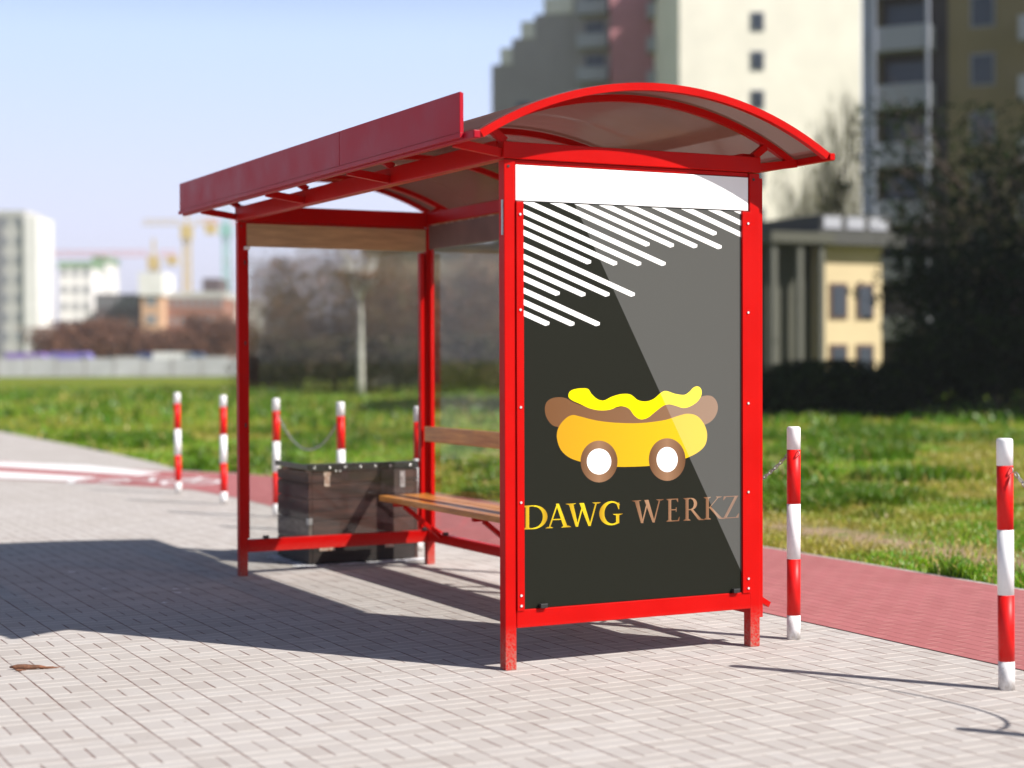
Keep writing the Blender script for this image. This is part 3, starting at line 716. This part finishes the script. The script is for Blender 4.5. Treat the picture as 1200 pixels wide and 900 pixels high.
b = MB(); b.box(.72, .762, y0-.006, y0-.0005, .575, .682, .002); b.box(.715, .77, y0-.0055, y0-.0004, .655, .680, .001); b.build('latch', RUST, cr)
b = MB(); b.box(1.17, 1.36, y0-.005, y0-.0006, .42, .688, .002); b.build('side_plate', simple('dark_plate', (.055, .035, .032), .5, .3, 20), cr)
b = MB(); b.box(1.32, 1.36, y0-.009, y0-.0055, .55, .67, .001); b.build('latch', simple('worn_plate', (.4, .38, .38), .6, .3, 40, c2=(.12, .08, .08)), cr)
for xx, w in ((.68, .12), (1.20, .07)):
    b = MB(); b.box(xx, xx+w, y0-.006, y0-.0005, .105, .172, .002); b.build('corner_plate', RUST, cr)
b = MB(); b.box(x0-.004, x0+.027, y0-.004, y0+.0, .30, .345, .001); b.box(x0-.004, x0+.0, y0-.004, y0+.04, .30, .345, .001); b.build('corner_plate', GALV, cr)
b = MB()
for k in range(120):                                   # pale lime residue round its foot
    t = random.random(); rr = random.uniform(.012, .05)
    if t < .62: c = (random.uniform(x0-.02, x1+.06), y0+random.uniform(-.07, .01))
    else: c = (x0-random.uniform(0, .06), random.uniform(y0-.05, y1))
    n = 7; b.poly([(c[0]+rr*random.uniform(.6, 1.5)*math.cos(2*math.pi*j/n)*1.5, c[1]+rr*random.uniform(.5, 1.1)*math.sin(2*math.pi*j/n), .0012+.00006*k) for j in range(n)])
tag(b.build('lime_residue', simple('pale_residue', (.88, .87, .90), .9, .1, 30)), 'pale whitish residue crusted round the foot of the wooden planter', 'residue', kind='stuff')

# ------------------------------------------------------------------ litter
BARKR = simple('red_bark', (.27, .11, .055), .8, .35, 20, bump=.5, c2=(.10, .05, .03))
b = MB()
c = Vector((-2.05, 1.10, .002)); e = Rt
def lump(bm_, p, q, w, h):
    p, q = Vector(p), Vector(q); n = 7; pts = []; rad = []
    for k in range(n): t = k/(n-1); pts.append(p.lerp(q, t)+Vector((0, 0, h*.5+random.uniform(-.002, .002)))); rad.append(max(.0015, w*math.sin(math.pi*min(.97, t+.08))*random.uniform(.7, 1.1)))
    bm_.tube(pts, rad, 6)
lump(b, c+e*-.10, c+e*.115, .017, .022); lump(b, c+e*-.01+Fh*.05, c+e*.03+Fh*.01, .010, .014); lump(b, c+e*.03+Fh*.01, c+e*.16+Fh*.03, .006, .008)
tag(b.build('bark_scrap', BARKR), 'reddish brown curl of bark lying on the paving at lower left', 'bark')
b = MB(); lump(b, c+e*-.06-Fh*.055, c+e*-.005-Fh*.05, .006, .010)
tag(b.build('twig', BARKR), 'tiny brown twig just below the bark curl on the paving', 'twig')
PAPER = simple('paper', (.9, .9, .92), .8, .04)
for k, (x, y, s) in enumerate([(-1.01, 4.82, .035), (-.61, 3.58, .03), (-.54, 3.54, .022), (-.65, 3.42, .03), (-1.02, 3.81, .02), (-.85, 3.0, .02), (-.2, 2.9, .018), (.1, 1.2, .02)]):
    b = MB(); n = 6; pts = [(s*random.uniform(.5, 1.1)*math.cos(2*math.pi*j/n)*1.4, s*random.uniform(.4, .8)*math.sin(2*math.pi*j/n), random.uniform(.001, .007)) for j in range(n)]
    b.poly(pts); o = b.build('paper_scrap', PAPER); o.location = (x, y, .0012); o.rotation_euler.z = -.47
    tag(o, ['small white paper scrap in the shelter shadow, farthest from the camera', 'longest of three white scraps close together in the roof shadow', 'tiny white scrap right of two others in the roof shadow', 'white scrap nearest the camera among three close together in the roof shadow',
            'small white scrap left of the close trio in the roof shadow', 'white fleck near the lower edge of the roof shadow at left', 'white fleck on the paving inside the shelter before the bench', 'tiny white fleck just left of the near front post'][k], 'litter', 'white paper scraps on the paving')

# ------------------------------------------------------------------ background buildings
WINM = NT('window_glass'); WINM.col((.05, .06, .08)); WINM.set(Roughness=.15, Specular_IOR_Level=.35); WINM = WINM.m
FRAME = simple('window_frame', (.30, .30, .31), .5)
def wallm(name, c): return simple(name, c, .85, .05, .3, bump=.05, bscale=2)
def bbuild(name, label, u, dep, w, d, z1, yaw, wallmat, roofmat_=None, z0=0, cat='building', anchor='c', parapet=.5):
    """box building whose local -y side faces the camera turned by yaw; anchor: which front corner sits at pixel u"""
    p = far(u, dep); o = empty(name, p, -YAW+yaw, label=label, cat=cat)
    ox = {'c': -w/2, 'l': 0, 'r': -w}[anchor]
    b = MB(); b.box(ox, ox+w, 0, d, z0, z1); b.build('wall', wallmat, o)
    if roofmat_:
        b = MB(); b.box(ox-.2, ox+w+.2, -.2, d+.2, z1+.003, z1+parapet); b.build('roof', roofmat_, o)
    return o, ox
def windows(o, xs, zs, w, h, y=0, side=None, frame=FRAME, pane=WINM):
    for z in zs:
        for x in xs:
            b = MB(); c = MB(); g = .12
            if side is None:
                b.box(x-w/2-g, x+w/2+g, y-.06, y-.004, z-g, z+h+g); c.box(x-w/2, x+w/2, y-.10, y-.062, z, z+h)
            else:
                sx, sg = side
                xa, xb = sorted((sx+sg*.004, sx+sg*.06)); b.box(xa, xb, x-w/2-g, x+w/2+g, z-g, z+h+g)
                xa, xb = sorted((sx+sg*.062, sx+sg*.10)); c.box(xa, xb, x-w/2, x+w/2, z, z+h)
            f = b.build('window', frame, o); c.build('pane', pane, f)
def balconies(o, spans, zs, depth, mat, y=0, side=None, door=True):
    for z in zs:
        for xa, xb in spans:
            b = MB()
            def bx_(x0, x1, ya, yb, za, zb_):
                if side is None: b.box(x0, x1, y-yb, y-ya, za, zb_)
                else:
                    sx, sg = side; p, q = sorted((sx+sg*ya, sx+sg*yb)); b.box(p, q, x0, x1, za, zb_)
            bx_(xa, xb, .004, depth, z-.15, z+.05); bx_(xa, xb, depth-.1, depth-.003, z+.053, z+1.0)
            bx_(xa+.003, xa+.1, .006, depth-.102, z+.053, z+1.0); bx_(xb-.1, xb-.003, .006, depth-.102, z+.053, z+1.0)
            f = b.build('balcony', mat, o)
            if door:
                b = MB()
                if side is None: b.box(xa+.5, xb-.5, y-.05, y-.005, z+.06, z+2.2)
                else: sx, sg = side; p, q = sorted((sx+sg*.005, sx+sg*.05)); b.box(p, q, xa+.5, xb-.5, z+.06, z+2.2)
                b.build('pane', WINM, f)
CREAM = wallm('cream_render', (.90, .85, .73)); GREYB = wallm('grey_render', (.34, .31, .31)); PINKW = wallm('pink_render', (.46, .20, .22))
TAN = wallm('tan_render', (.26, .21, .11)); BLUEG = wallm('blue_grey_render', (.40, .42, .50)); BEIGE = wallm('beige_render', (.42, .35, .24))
RECESS_SHADE = wallm('recess_shade_paint', (.06, .05, .05)); LGREY = wallm('light_grey_balcony', (.38, .39, .43)); ROOFG = wallm('grey_roof', (.07, .07, .065)); CAPW = wallm('white_cap', (.75, .72, .66))
# cream tower
t, ox = bbuild('tower_block', 'tall bright cream tower block right of the shelter roof', 797, 122, 13.1, 17.9, 30.6, R(1), CREAM, ROOFG, anchor='l')
windows(t, [5.6], [1.5+2.8*k+1.2 for k in range(10)], .75, 1.15)
# deep red block behind it
t, ox = bbuild('apartment_block', 'dark pink apartment block behind the cream tower\'s left edge', 716, 140.2, 9, 12, 44, R(-4), PINKW, ROOFG, anchor='l')
balconies(t, [(3.0, 5.6)], [1.5+2.8*k for k in range(3, 14)], 1.6, LGREY)
# stepped grey block
t, ox = bbuild('stepped_block', 'stepped grey apartment block with balconies left of the pink one', 716, 143, 3.2, 12, 42, R(-14), GREYB, ROOFG, anchor='r')
for xa, xb, zt_ in ((-6.6, -3.203, zat(13, 143)), (-8.6, -6.603, zat(40, 143)), (-10.4, -8.603, zat(70, 143))):
    b = MB(); b.box(xa, xb, .4, 12, 0, zt_); b.build('wall', GREYB, t)
    b = MB(); b.box(xa+.8, xb+.0, -.1+.4, 5, zt_+.003, zt_+1.4); b.build('parapet', CAPW, t)
balconies(t, [(-2.6, .0)], [1.5+2.8*k+1 for k in range(3, 14)], 1.3, LGREY)
windows(t, [-4.8, -7.6], [1.5+2.8*k+1 for k in range(3, 8)], 1.1, 1.3, y=.4)
# balcony block at the right
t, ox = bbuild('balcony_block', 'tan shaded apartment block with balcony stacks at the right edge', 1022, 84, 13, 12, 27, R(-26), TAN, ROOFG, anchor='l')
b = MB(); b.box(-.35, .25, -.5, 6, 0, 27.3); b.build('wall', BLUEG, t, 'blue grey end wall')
b = MB(); b.box(.5, 3.7, -.02, -.004, .3, 26.8); b.build('recess_shade', RECESS_SHADE, t)  # flat dark sheet, paints the shade of a recess behind the balconies
zs_ = [2.55+2.8*k for k in range(-0, 9)]
balconies(t, [(.30, 3.1)], zs_, 1.25, LGREY, y=-.02)
balconies(t, [(7.2, 10.4)], zs_, 1.25, LGREY)
windows(t, [5.35], [z+.9 for z in zs_], .95, 1.35)
b = MB()
for x in (.42, 3.0): b.box(x-.08, x+.08, -1.35, -1.2, 0, 26)
b.build('column', BLUEG, t)
# pavilion
t, ox = bbuild('pavilion', 'small cream pavilion with a dark flat roof in front of the tower', 962, 72, 3.2, 5, 6.3, R(26), wallm('tan_cream_render', (.62, .50, .30)), anchor='l')
b = MB(); b.box(-.6, 3.9, -.7, 5.4, 6.303, 6.9); b.box(-.2, 3.4, -.3, 5, 6.903, 7.6); b.build('roof', ROOFG, t)
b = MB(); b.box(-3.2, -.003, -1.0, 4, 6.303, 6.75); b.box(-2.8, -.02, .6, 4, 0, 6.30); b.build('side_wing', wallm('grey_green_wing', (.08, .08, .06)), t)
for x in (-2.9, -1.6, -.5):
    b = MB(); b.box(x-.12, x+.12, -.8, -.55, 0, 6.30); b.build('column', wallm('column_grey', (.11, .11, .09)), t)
b = MB()
for k in range(3): b.box(-.1+k*1.2, .8+k*1.2, -.36, -.303, 7.0, 7.5)
b.build('clerestory', LGREY, t)
DKF = simple('brown_frame', (.16, .09, .06), .5)
windows(t, [.9, 2.3], [3.3], .7, 1.3, frame=DKF); windows(t, [.9, 2.3], [.9], .7, 1.1, frame=DKF)
# beige building seen through the shelter
t, ox = bbuild('low_block', 'long beige low block seen through the shelter glass behind bare trees', 600, 100, 18, 10, 8.0, R(-12), BEIGE, ROOFG)
windows(t, [-7.6+1.7*k for k in range(10)], [1.4, 4.6], .9, 1.4)
# unseen block added out of frame on the right to cast shade
t, ox = bbuild('shade_block', 'unseen block added out of frame to the right to shade the hedge', 1490, 38, 20, 14, 21, 0, TAN, ROOFG, anchor='l')
windows(t, [2.5, 6, 9.5, 13, 16.5], [1.8, 4.6, 7.4, 10.2, 13, 15.8], 1, 1.4)

# ------------------------------------------------------------------ far skyline on the left
SKW = wallm('pale_concrete', (.50, .49, .47)); SKW2 = wallm('white_concrete', (.78, .76, .74)); BRICK = wallm('brick_block', (.30, .14, .10)); DARKR = wallm('dark_roofed_block', (.12, .09, .09)); PEACH = wallm('peach_wall', (.62, .38, .24)); GRN = wallm('green_tarp', (.22, .33, .20))
WINP = simple('dull_window', (.26, .27, .29), .4)
def skyb(name, label, u0, u1, vt, dep, mat, yaw=0, d=14, win=None, roof=None):
    w = (u1-u0)/FPX*dep/math.cos(yaw); o, ox = bbuild(name, label, u0, dep, w, d, zat(vt, dep), yaw, mat, roof, anchor='l', parapet=1.2)
    if win:
        nx, nz = win; H_ = zat(vt, dep)
        windows(o, [w*(k+.5)/nx for k in range(nx)], [H_*(k+.45)/nz for k in range(nz)], w/nx*.5, H_/nz*.5, pane=WINP, frame=mat)
    return o
o = skyb('high_rise', 'grey high rise with a white end strip at the left edge', -60, 30, 252, 330, SKW, 0, 12, (6, 8), SKW)
b = MB(); w0 = 90/FPX*330; b.box(w0+.003, w0+2.6, -.6, 11, 0, zat(252, 330)); b.build('end_wall', SKW2, o)
b = MB(); b.box(w0-6.2, w0-4.2, -.4, -.004, 0, zat(254, 330)); b.build('stair_strip', wallm('dark_strip', (.20, .20, .22)), o)
skyb('office_block', 'white mid-rise block with a greenish top behind the field', 70, 108, 312, 340, SKW2, 0, 14, (3, 6), GRN)
skyb('office_block', 'narrow pale block right beside the white mid-rise', 110, 124, 306, 350, SKW2, 0, 12, (1, 7), GRN)
skyb('dark_block', 'low dark brown block in the middle of the skyline', 112, 162, 343, 330, DARKR, 0, 14, (5, 3))
o = skyb('church_tower', 'short white and peach tower beside the brick block', 166, 190, 345, 325, PEACH, 0, 10, (1, 4))
b = MB(); hh = zat(345, 325); b.box(-.4, 4.3, -.5, 10.4, hh+.004, zat(318, 325)); b.build('top_storey', SKW2, o)
skyb('brick_block', 'reddish brick block under construction below the cranes', 190, 262, 348, 330, BRICK, 0, 16, (8, 4), SKW)
skyb('plant_room_block', 'small grey block poking above the brick one', 238, 258, 325, 350, DARKR, 0, 10)
skyb('pale_block', 'pale low block behind the shelter\'s far left post', 262, 300, 350, 345, SKW2, 0, 12, (4, 3))
CRY = simple('crane_yellow', (.62, .47, .20), .5); CRP = simple('crane_pink', (.75, .35, .30), .5); CRT = simple('crane_teal', (.30, .55, .50), .5)
def crane(u, dep, vt, jl, jr, mat, label, mat2=None):
    o = empty('tower_crane', far(u, dep), -YAW, label=label, cat='crane', group='tower cranes over the skyline')
    H_ = zat(vt, dep); b = MB(); w = .6
    for sx in (-w, w):
        for sy in (-w, w): b.box(sx-.14, sx+.14, sy-.14, sy+.14, 0, H_)
    z = 0
    while z < H_-2: b.bar((-w, -w, z), (w, -w, z+2), .14); b.bar((w, w, z), (-w, w, z+2), .14); z += 2
    b.build('mast', mat, o)
    b = MB(); b.box(-1.1, 1.1, -1.3, 1.1, H_-1.6, H_+1.2); b.build('cab', mat, o)
    for nm, L_ in (('jib', jl), ('counter_jib', jr)):
        b = MB(); s = -1 if L_ < 0 else 1; L_ = abs(L_)
        for yy, zz in ((-.5, 0), (.5, 0), (0, 1.0)): b.box(*sorted((s*1.2, s*L_)), yy-.11, yy+.11, H_+1.3+zz, H_+1.5+zz)
        q = 1.2
        while q < L_-1.5: b.bar((s*q, -.5, H_+1.4), (s*(q+1.5), 0, H_+2.4), .12); q += 1.5
        b.build(nm, mat2 or mat, o)
        if nm == 'counter_jib': b = MB(); b.box(*sorted((s*(L_-2.2), s*L_)), -.8, .8, H_-.6, H_+1.25); b.build('counterweight', mat, o)
    b = MB(); b.bar((0, 0, H_+1.2), (0, 0, H_+5), .5); b.build('apex', mat, o)
crane(181, 360, 306, -24, 5, CRY, 'yellow tower crane with a pinkish jib reaching left', CRP)
crane(220, 345, 270, -9, 6, CRY, 'taller yellow tower crane right of the first one')
crane(266, 370, 268, -5, 5, CRT, 'teal and pink crane beside the shelter\'s far post', CRP)
# fence across the far field
FEN = simple('fence_panel', (.50, .50, .53), .7, .1, .5)
fo = empty('fence', far(100, 152), -YAW, label='long pale grey panel fence across the far side of the field', cat='fence')
for k in range(-6, 13):
    b = MB(); b.box(k*2.6+.06, k*2.6+2.54, -.03, .03, .1, 1.75+.1*math.sin(k*2.1)); b.build('fence_panel', FEN, fo)
    b = MB(); b.box(k*2.6-.055, k*2.6+.055, -.06, .06, 0, 1.95); b.build('post', GREYB, fo)
def van(u, dep, c, label, L_=5.0, H_=2.3, rz=0):
    o = empty('van', far(u, dep), -YAW+rz, label=label, cat='van', group='vans parked beyond the fence'); m_ = simple('van_paint', c, .35)
    b = MB(); hw = .95
    prof = [(-L_/2, .35), (L_/2-.2, .35), (L_/2, .6), (L_/2-.1, 1.05), (L_/2-.9, 1.25), (L_/2-1.5, H_-.05), (L_/2-1.8, H_), (-L_/2+.1, H_), (-L_/2, H_-.2)]
    a = [b.bm.verts.new((x, -hw, z)) for x, z in prof]; c_ = [b.bm.verts.new((x, hw, z)) for x, z in prof]
    b.bm.faces.new(a); b.bm.faces.new(c_[::-1])
    for i in range(len(prof)): b.bm.faces.new((a[i-1], a[i], c_[i], c_[i-1]))
    b.build('body', m_, o)
    for x in (-L_/2+1, L_/2-.95):
        for y in (-hw+.02, hw-.02):
            q = MB(); q.tube([(x, y-.12, .34), (x, y+.12, .34)], .34, 16); q.build('wheel', BLACK, o)
    b = MB(); b.box(L_/2-2.0, L_/2-1.35, -hw-.02, -hw-.003, 1.3, 1.95); b.build('window', WINM, o)
van(212, 162, (.8, .8, .8), 'white van parked beyond the far fence'); van(226, 170, (.15, .4, .7), 'light blue van partly hidden behind the white van')
van(40, 165, (.25, .15, .5), 'purple van parked below the high rise'); van(92, 160, (.22, .18, .55), 'purple blue van parked in front of the white mid-rise'); van(192, 168, (.05, .08, .2), 'dark blue van parked left of the white one')

# ------------------------------------------------------------------ haze
hzm = bpy.data.materials.new('haze'); hzm.use_nodes = True; ht = hzm.node_tree; ht.nodes.remove(ht.nodes['Principled BSDF'])
pv = ht.nodes.new('ShaderNodeVolumePrincipled'); pv.inputs['Color'].default_value = (.93, .95, 1, 1); pv.inputs['Density'].default_value = .0004; pv.inputs['Anisotropy'].default_value = .3
ht.links.new(pv.outputs[0], ht.nodes['Material Output'].inputs['Volume'])
b = MB(); b.box(-2600, 2600, -2600, 2600, -1, 62); tag(b.build('haze', hzm), 'thin pale haze in the air', 'haze', kind='stuff')
# ------------------------------------------------------------------ trees
def tree(name, label, u, dep, h, cw, trunk_r, cols, n_leaf, leaf, bark=None, group=None, z_low=.25, twig=False, lean=0, seed=0, trunk_top=.75, droop=0, loc=None):
    r = np.random.default_rng(seed+int(u)+int(dep*7)); rd = random.Random(seed+int(u*3)+int(dep))
    o = empty(name, loc or far(u, dep), rd.uniform(0, 6), label=label, cat='bush' if name in ('hedge_bush', 'bush') else 'tree', group=group)
    b = MB(); pts = []; 
    for k in range(7): t_ = k/6; pts.append((lean*t_+rd.uniform(-.05, .05)*h*.1*t_, rd.uniform(-.05, .05)*h*.1*t_, h*trunk_top*t_))
    b.tube(pts, [trunk_r*(1-.8*k/6) for k in range(7)], 7)
    tips_ = []
    for k in range(22 if name not in ('bush',) else 10):
        t_ = rd.uniform(z_low, trunk_top); p = Vector((lean*t_, 0, h*t_)); a = rd.uniform(0, 2*math.pi); L_ = cw*rd.uniform(.45, 1)*(1-.45*abs(t_-.5))
        q = p+Vector((math.cos(a)*L_, math.sin(a)*L_, h*rd.uniform(.08, .3))); mid = p.lerp(q, .5)+Vector((0, 0, -.03*h))
        b.tube([p, mid, q], [trunk_r*.35, trunk_r*.2, trunk_r*.06], 5); tips_ += [mid.lerp(q, .4), q]
        for j in range(3):
            a2 = a+rd.uniform(-1, 1); e_ = q.lerp(mid, rd.uniform(0, .7)); f_ = e_+Vector((math.cos(a2)*L_*.35, math.sin(a2)*L_*.35, h*rd.uniform(-.02, .15)))
            b.tube([e_, f_], [trunk_r*.12, trunk_r*.04], 4); tips_.append(f_)
    tips_.append(Vector(pts[-1])); tips_.append(Vector(pts[-1])+Vector((0, 0, h*(1-trunk_top)*.6)))
    b.build('trunk', bark or BARK, o)
    T_ = np.array([tuple(v) for v in tips_]); idx = r.integers(0, len(T_), n_leaf)
    clump_s = cw*.26
    P = T_[idx]+r.normal(0, 1, (n_leaf, 3))*np.array([clump_s, clump_s, clump_s*.8])
    if droop: P[:, 2] -= np.abs(r.exponential(1, n_leaf))*droop*h
    P[:, 2] = np.clip(P[:, 2], .1, h*1.02)
    s = leaf*(.6+.8*r.random(n_leaf))
    d1 = r.normal(0, 1, (n_leaf, 3)); d1 /= np.linalg.norm(d1, axis=1)[:, None]; d2 = r.normal(0, 1, (n_leaf, 3)); d2 -= d1*(d1*d2).sum(1)[:, None]; d2 /= np.linalg.norm(d2, axis=1)[:, None]
    if droop: d1 = d1*.3+np.array([0, 0, -1.]); 
    la, wa = (s*3.2, s*.16) if twig else (s, s*.6)
    V_ = np.stack([P-d1*la[:, None], P+d2*wa[:, None], P+d1*la[:, None], P-d2*wa[:, None]], 1)
    cs = np.array(cols); ci = (idx*7919) % len(cs); c = cs[ci]*(.7+.6*r.random(n_leaf))[:, None]
    np_mesh('crown', V_.reshape(-1, 3), [(4, np.arange(n_leaf*4).reshape(-1, 4))], LEAF, np.repeat(c, 4, 0), o)
    return o
brn = [(.21, .13, .075), (.11, .075, .045), (.26, .14, .08), (.16, .13, .06)]
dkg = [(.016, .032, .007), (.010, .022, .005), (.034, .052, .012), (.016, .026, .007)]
wil = [(.30, .26, .08), (.22, .21, .06), (.26, .24, .12)]
GB = 'bare brown trees across the field behind the shelter'
k = 0
labs = ['bare brown tree farthest left of those behind the shelter', 'reddish bare tree just inside the shelter\'s far pane', 'tall bare tree left of the pale trunk', 'bare tree right behind the pale trunk', 'bushy bare tree seen left of the rear corner post', 'bare tree seen through the back pane beside the rear post', 'bare tree seen through the back pane against the beige block', 'bare tree hidden mostly behind the near left post']
for (u, dep, vt, cw), lab in zip([(335, 92, 345, 1.9), (352, 86, 308, 2.6), (392, 84, 288, 3.0), (432, 86, 292, 2.6), (465, 82, 300, 2.5), (520, 80, 312, 2.2), (560, 84, 330, 2.2), (598, 82, 300, 2.6)], labs):
    h = zat(vt, dep); tree('bare_tree', lab, u, dep, h, cw, .14, brn, 4200, .10, group=GB, z_low=.12, twig=True, seed=k); k += 1
tree('pale_tree', 'slim tree with a pale trunk standing out among the brown ones', 423, 70, zat(325, 70), 1.0, .17, brn, 900, .10, BARKP, z_low=.8, twig=True, trunk_top=.95)
GS = 'low brown bushes along the far field edge'
for k, (u, dep, vt) in enumerate([(318, 88, 405), (345, 84, 396), (372, 80, 402), (402, 80, 395), (448, 78, 398), (480, 78, 392), (518, 76, 396), (552, 74, 394), (586, 74, 398)]):
    tree('bush', ['first', 'second', 'third', 'fourth', 'fifth', 'sixth', 'seventh', 'eighth', 'last'][k]+' low brown bush from the left under the bare trees behind the shelter', u, dep, zat(vt, dep), 1.5, .06, [(.10, .07, .045), (.08, .075, .035)], 2200, .12, group=GS, z_low=.1, seed=40+k)
for k, (u, vt, lab) in enumerate([(68, 385, 'brown tree right of the high rise, beyond the far fence'), (92, 378, 'rust brown tree before the white mid-rise'), (118, 376, 'rust coloured tree before the dark block'), (140, 372, 'round rust tree right of the dark block\'s middle'), (172, 388, 'small brown tree left of the peach tower'), (206, 383, 'orange brown tree before the brick block'), (244, 365, 'tall brown tree right of the vans'), (272, 375, 'brown tree seen beside the shelter\'s far left post')]):
    tree('rust_tree', lab, u, 200+k*3, zat(vt, 205), 2.9, .15, [(.20, .10, .07), (.24, .12, .07), (.15, .09, .07)], 2500, .22, z_low=.15, seed=60+k, group='brown trees beyond the far fence')
GW = 'tall dark trees before the balcony block'
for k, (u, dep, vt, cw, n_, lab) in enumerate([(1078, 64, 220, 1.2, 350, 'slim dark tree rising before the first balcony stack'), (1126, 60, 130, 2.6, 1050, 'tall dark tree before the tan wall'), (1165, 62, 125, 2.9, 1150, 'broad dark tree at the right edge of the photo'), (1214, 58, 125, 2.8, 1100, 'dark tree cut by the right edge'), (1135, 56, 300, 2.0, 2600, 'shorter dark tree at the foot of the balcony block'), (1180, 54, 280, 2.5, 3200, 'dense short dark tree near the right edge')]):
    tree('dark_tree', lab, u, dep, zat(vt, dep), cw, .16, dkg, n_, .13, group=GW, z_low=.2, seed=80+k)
tree('willow', 'yellow green weeping tree before the cream tower above the pavilion', 985, 95, zat(128, 95), 1.5, .2, wil, 3800, .13, z_low=.4, twig=True, droop=.09, seed=3)
tree('willow', 'thin yellowish weeping tree left of the larger one above the pavilion roof', 935, 98, zat(185, 98), 1.2, .12, wil, 1500, .12, z_low=.4, twig=True, droop=.07, seed=5)
GH = 'dark hedge bushes at the far edge of the grass on the right'
ORD = ['first', 'second', 'third', 'fourth', 'fifth', 'sixth', 'seventh', 'eighth', 'ninth', 'tenth', 'eleventh', 'twelfth', 'last']
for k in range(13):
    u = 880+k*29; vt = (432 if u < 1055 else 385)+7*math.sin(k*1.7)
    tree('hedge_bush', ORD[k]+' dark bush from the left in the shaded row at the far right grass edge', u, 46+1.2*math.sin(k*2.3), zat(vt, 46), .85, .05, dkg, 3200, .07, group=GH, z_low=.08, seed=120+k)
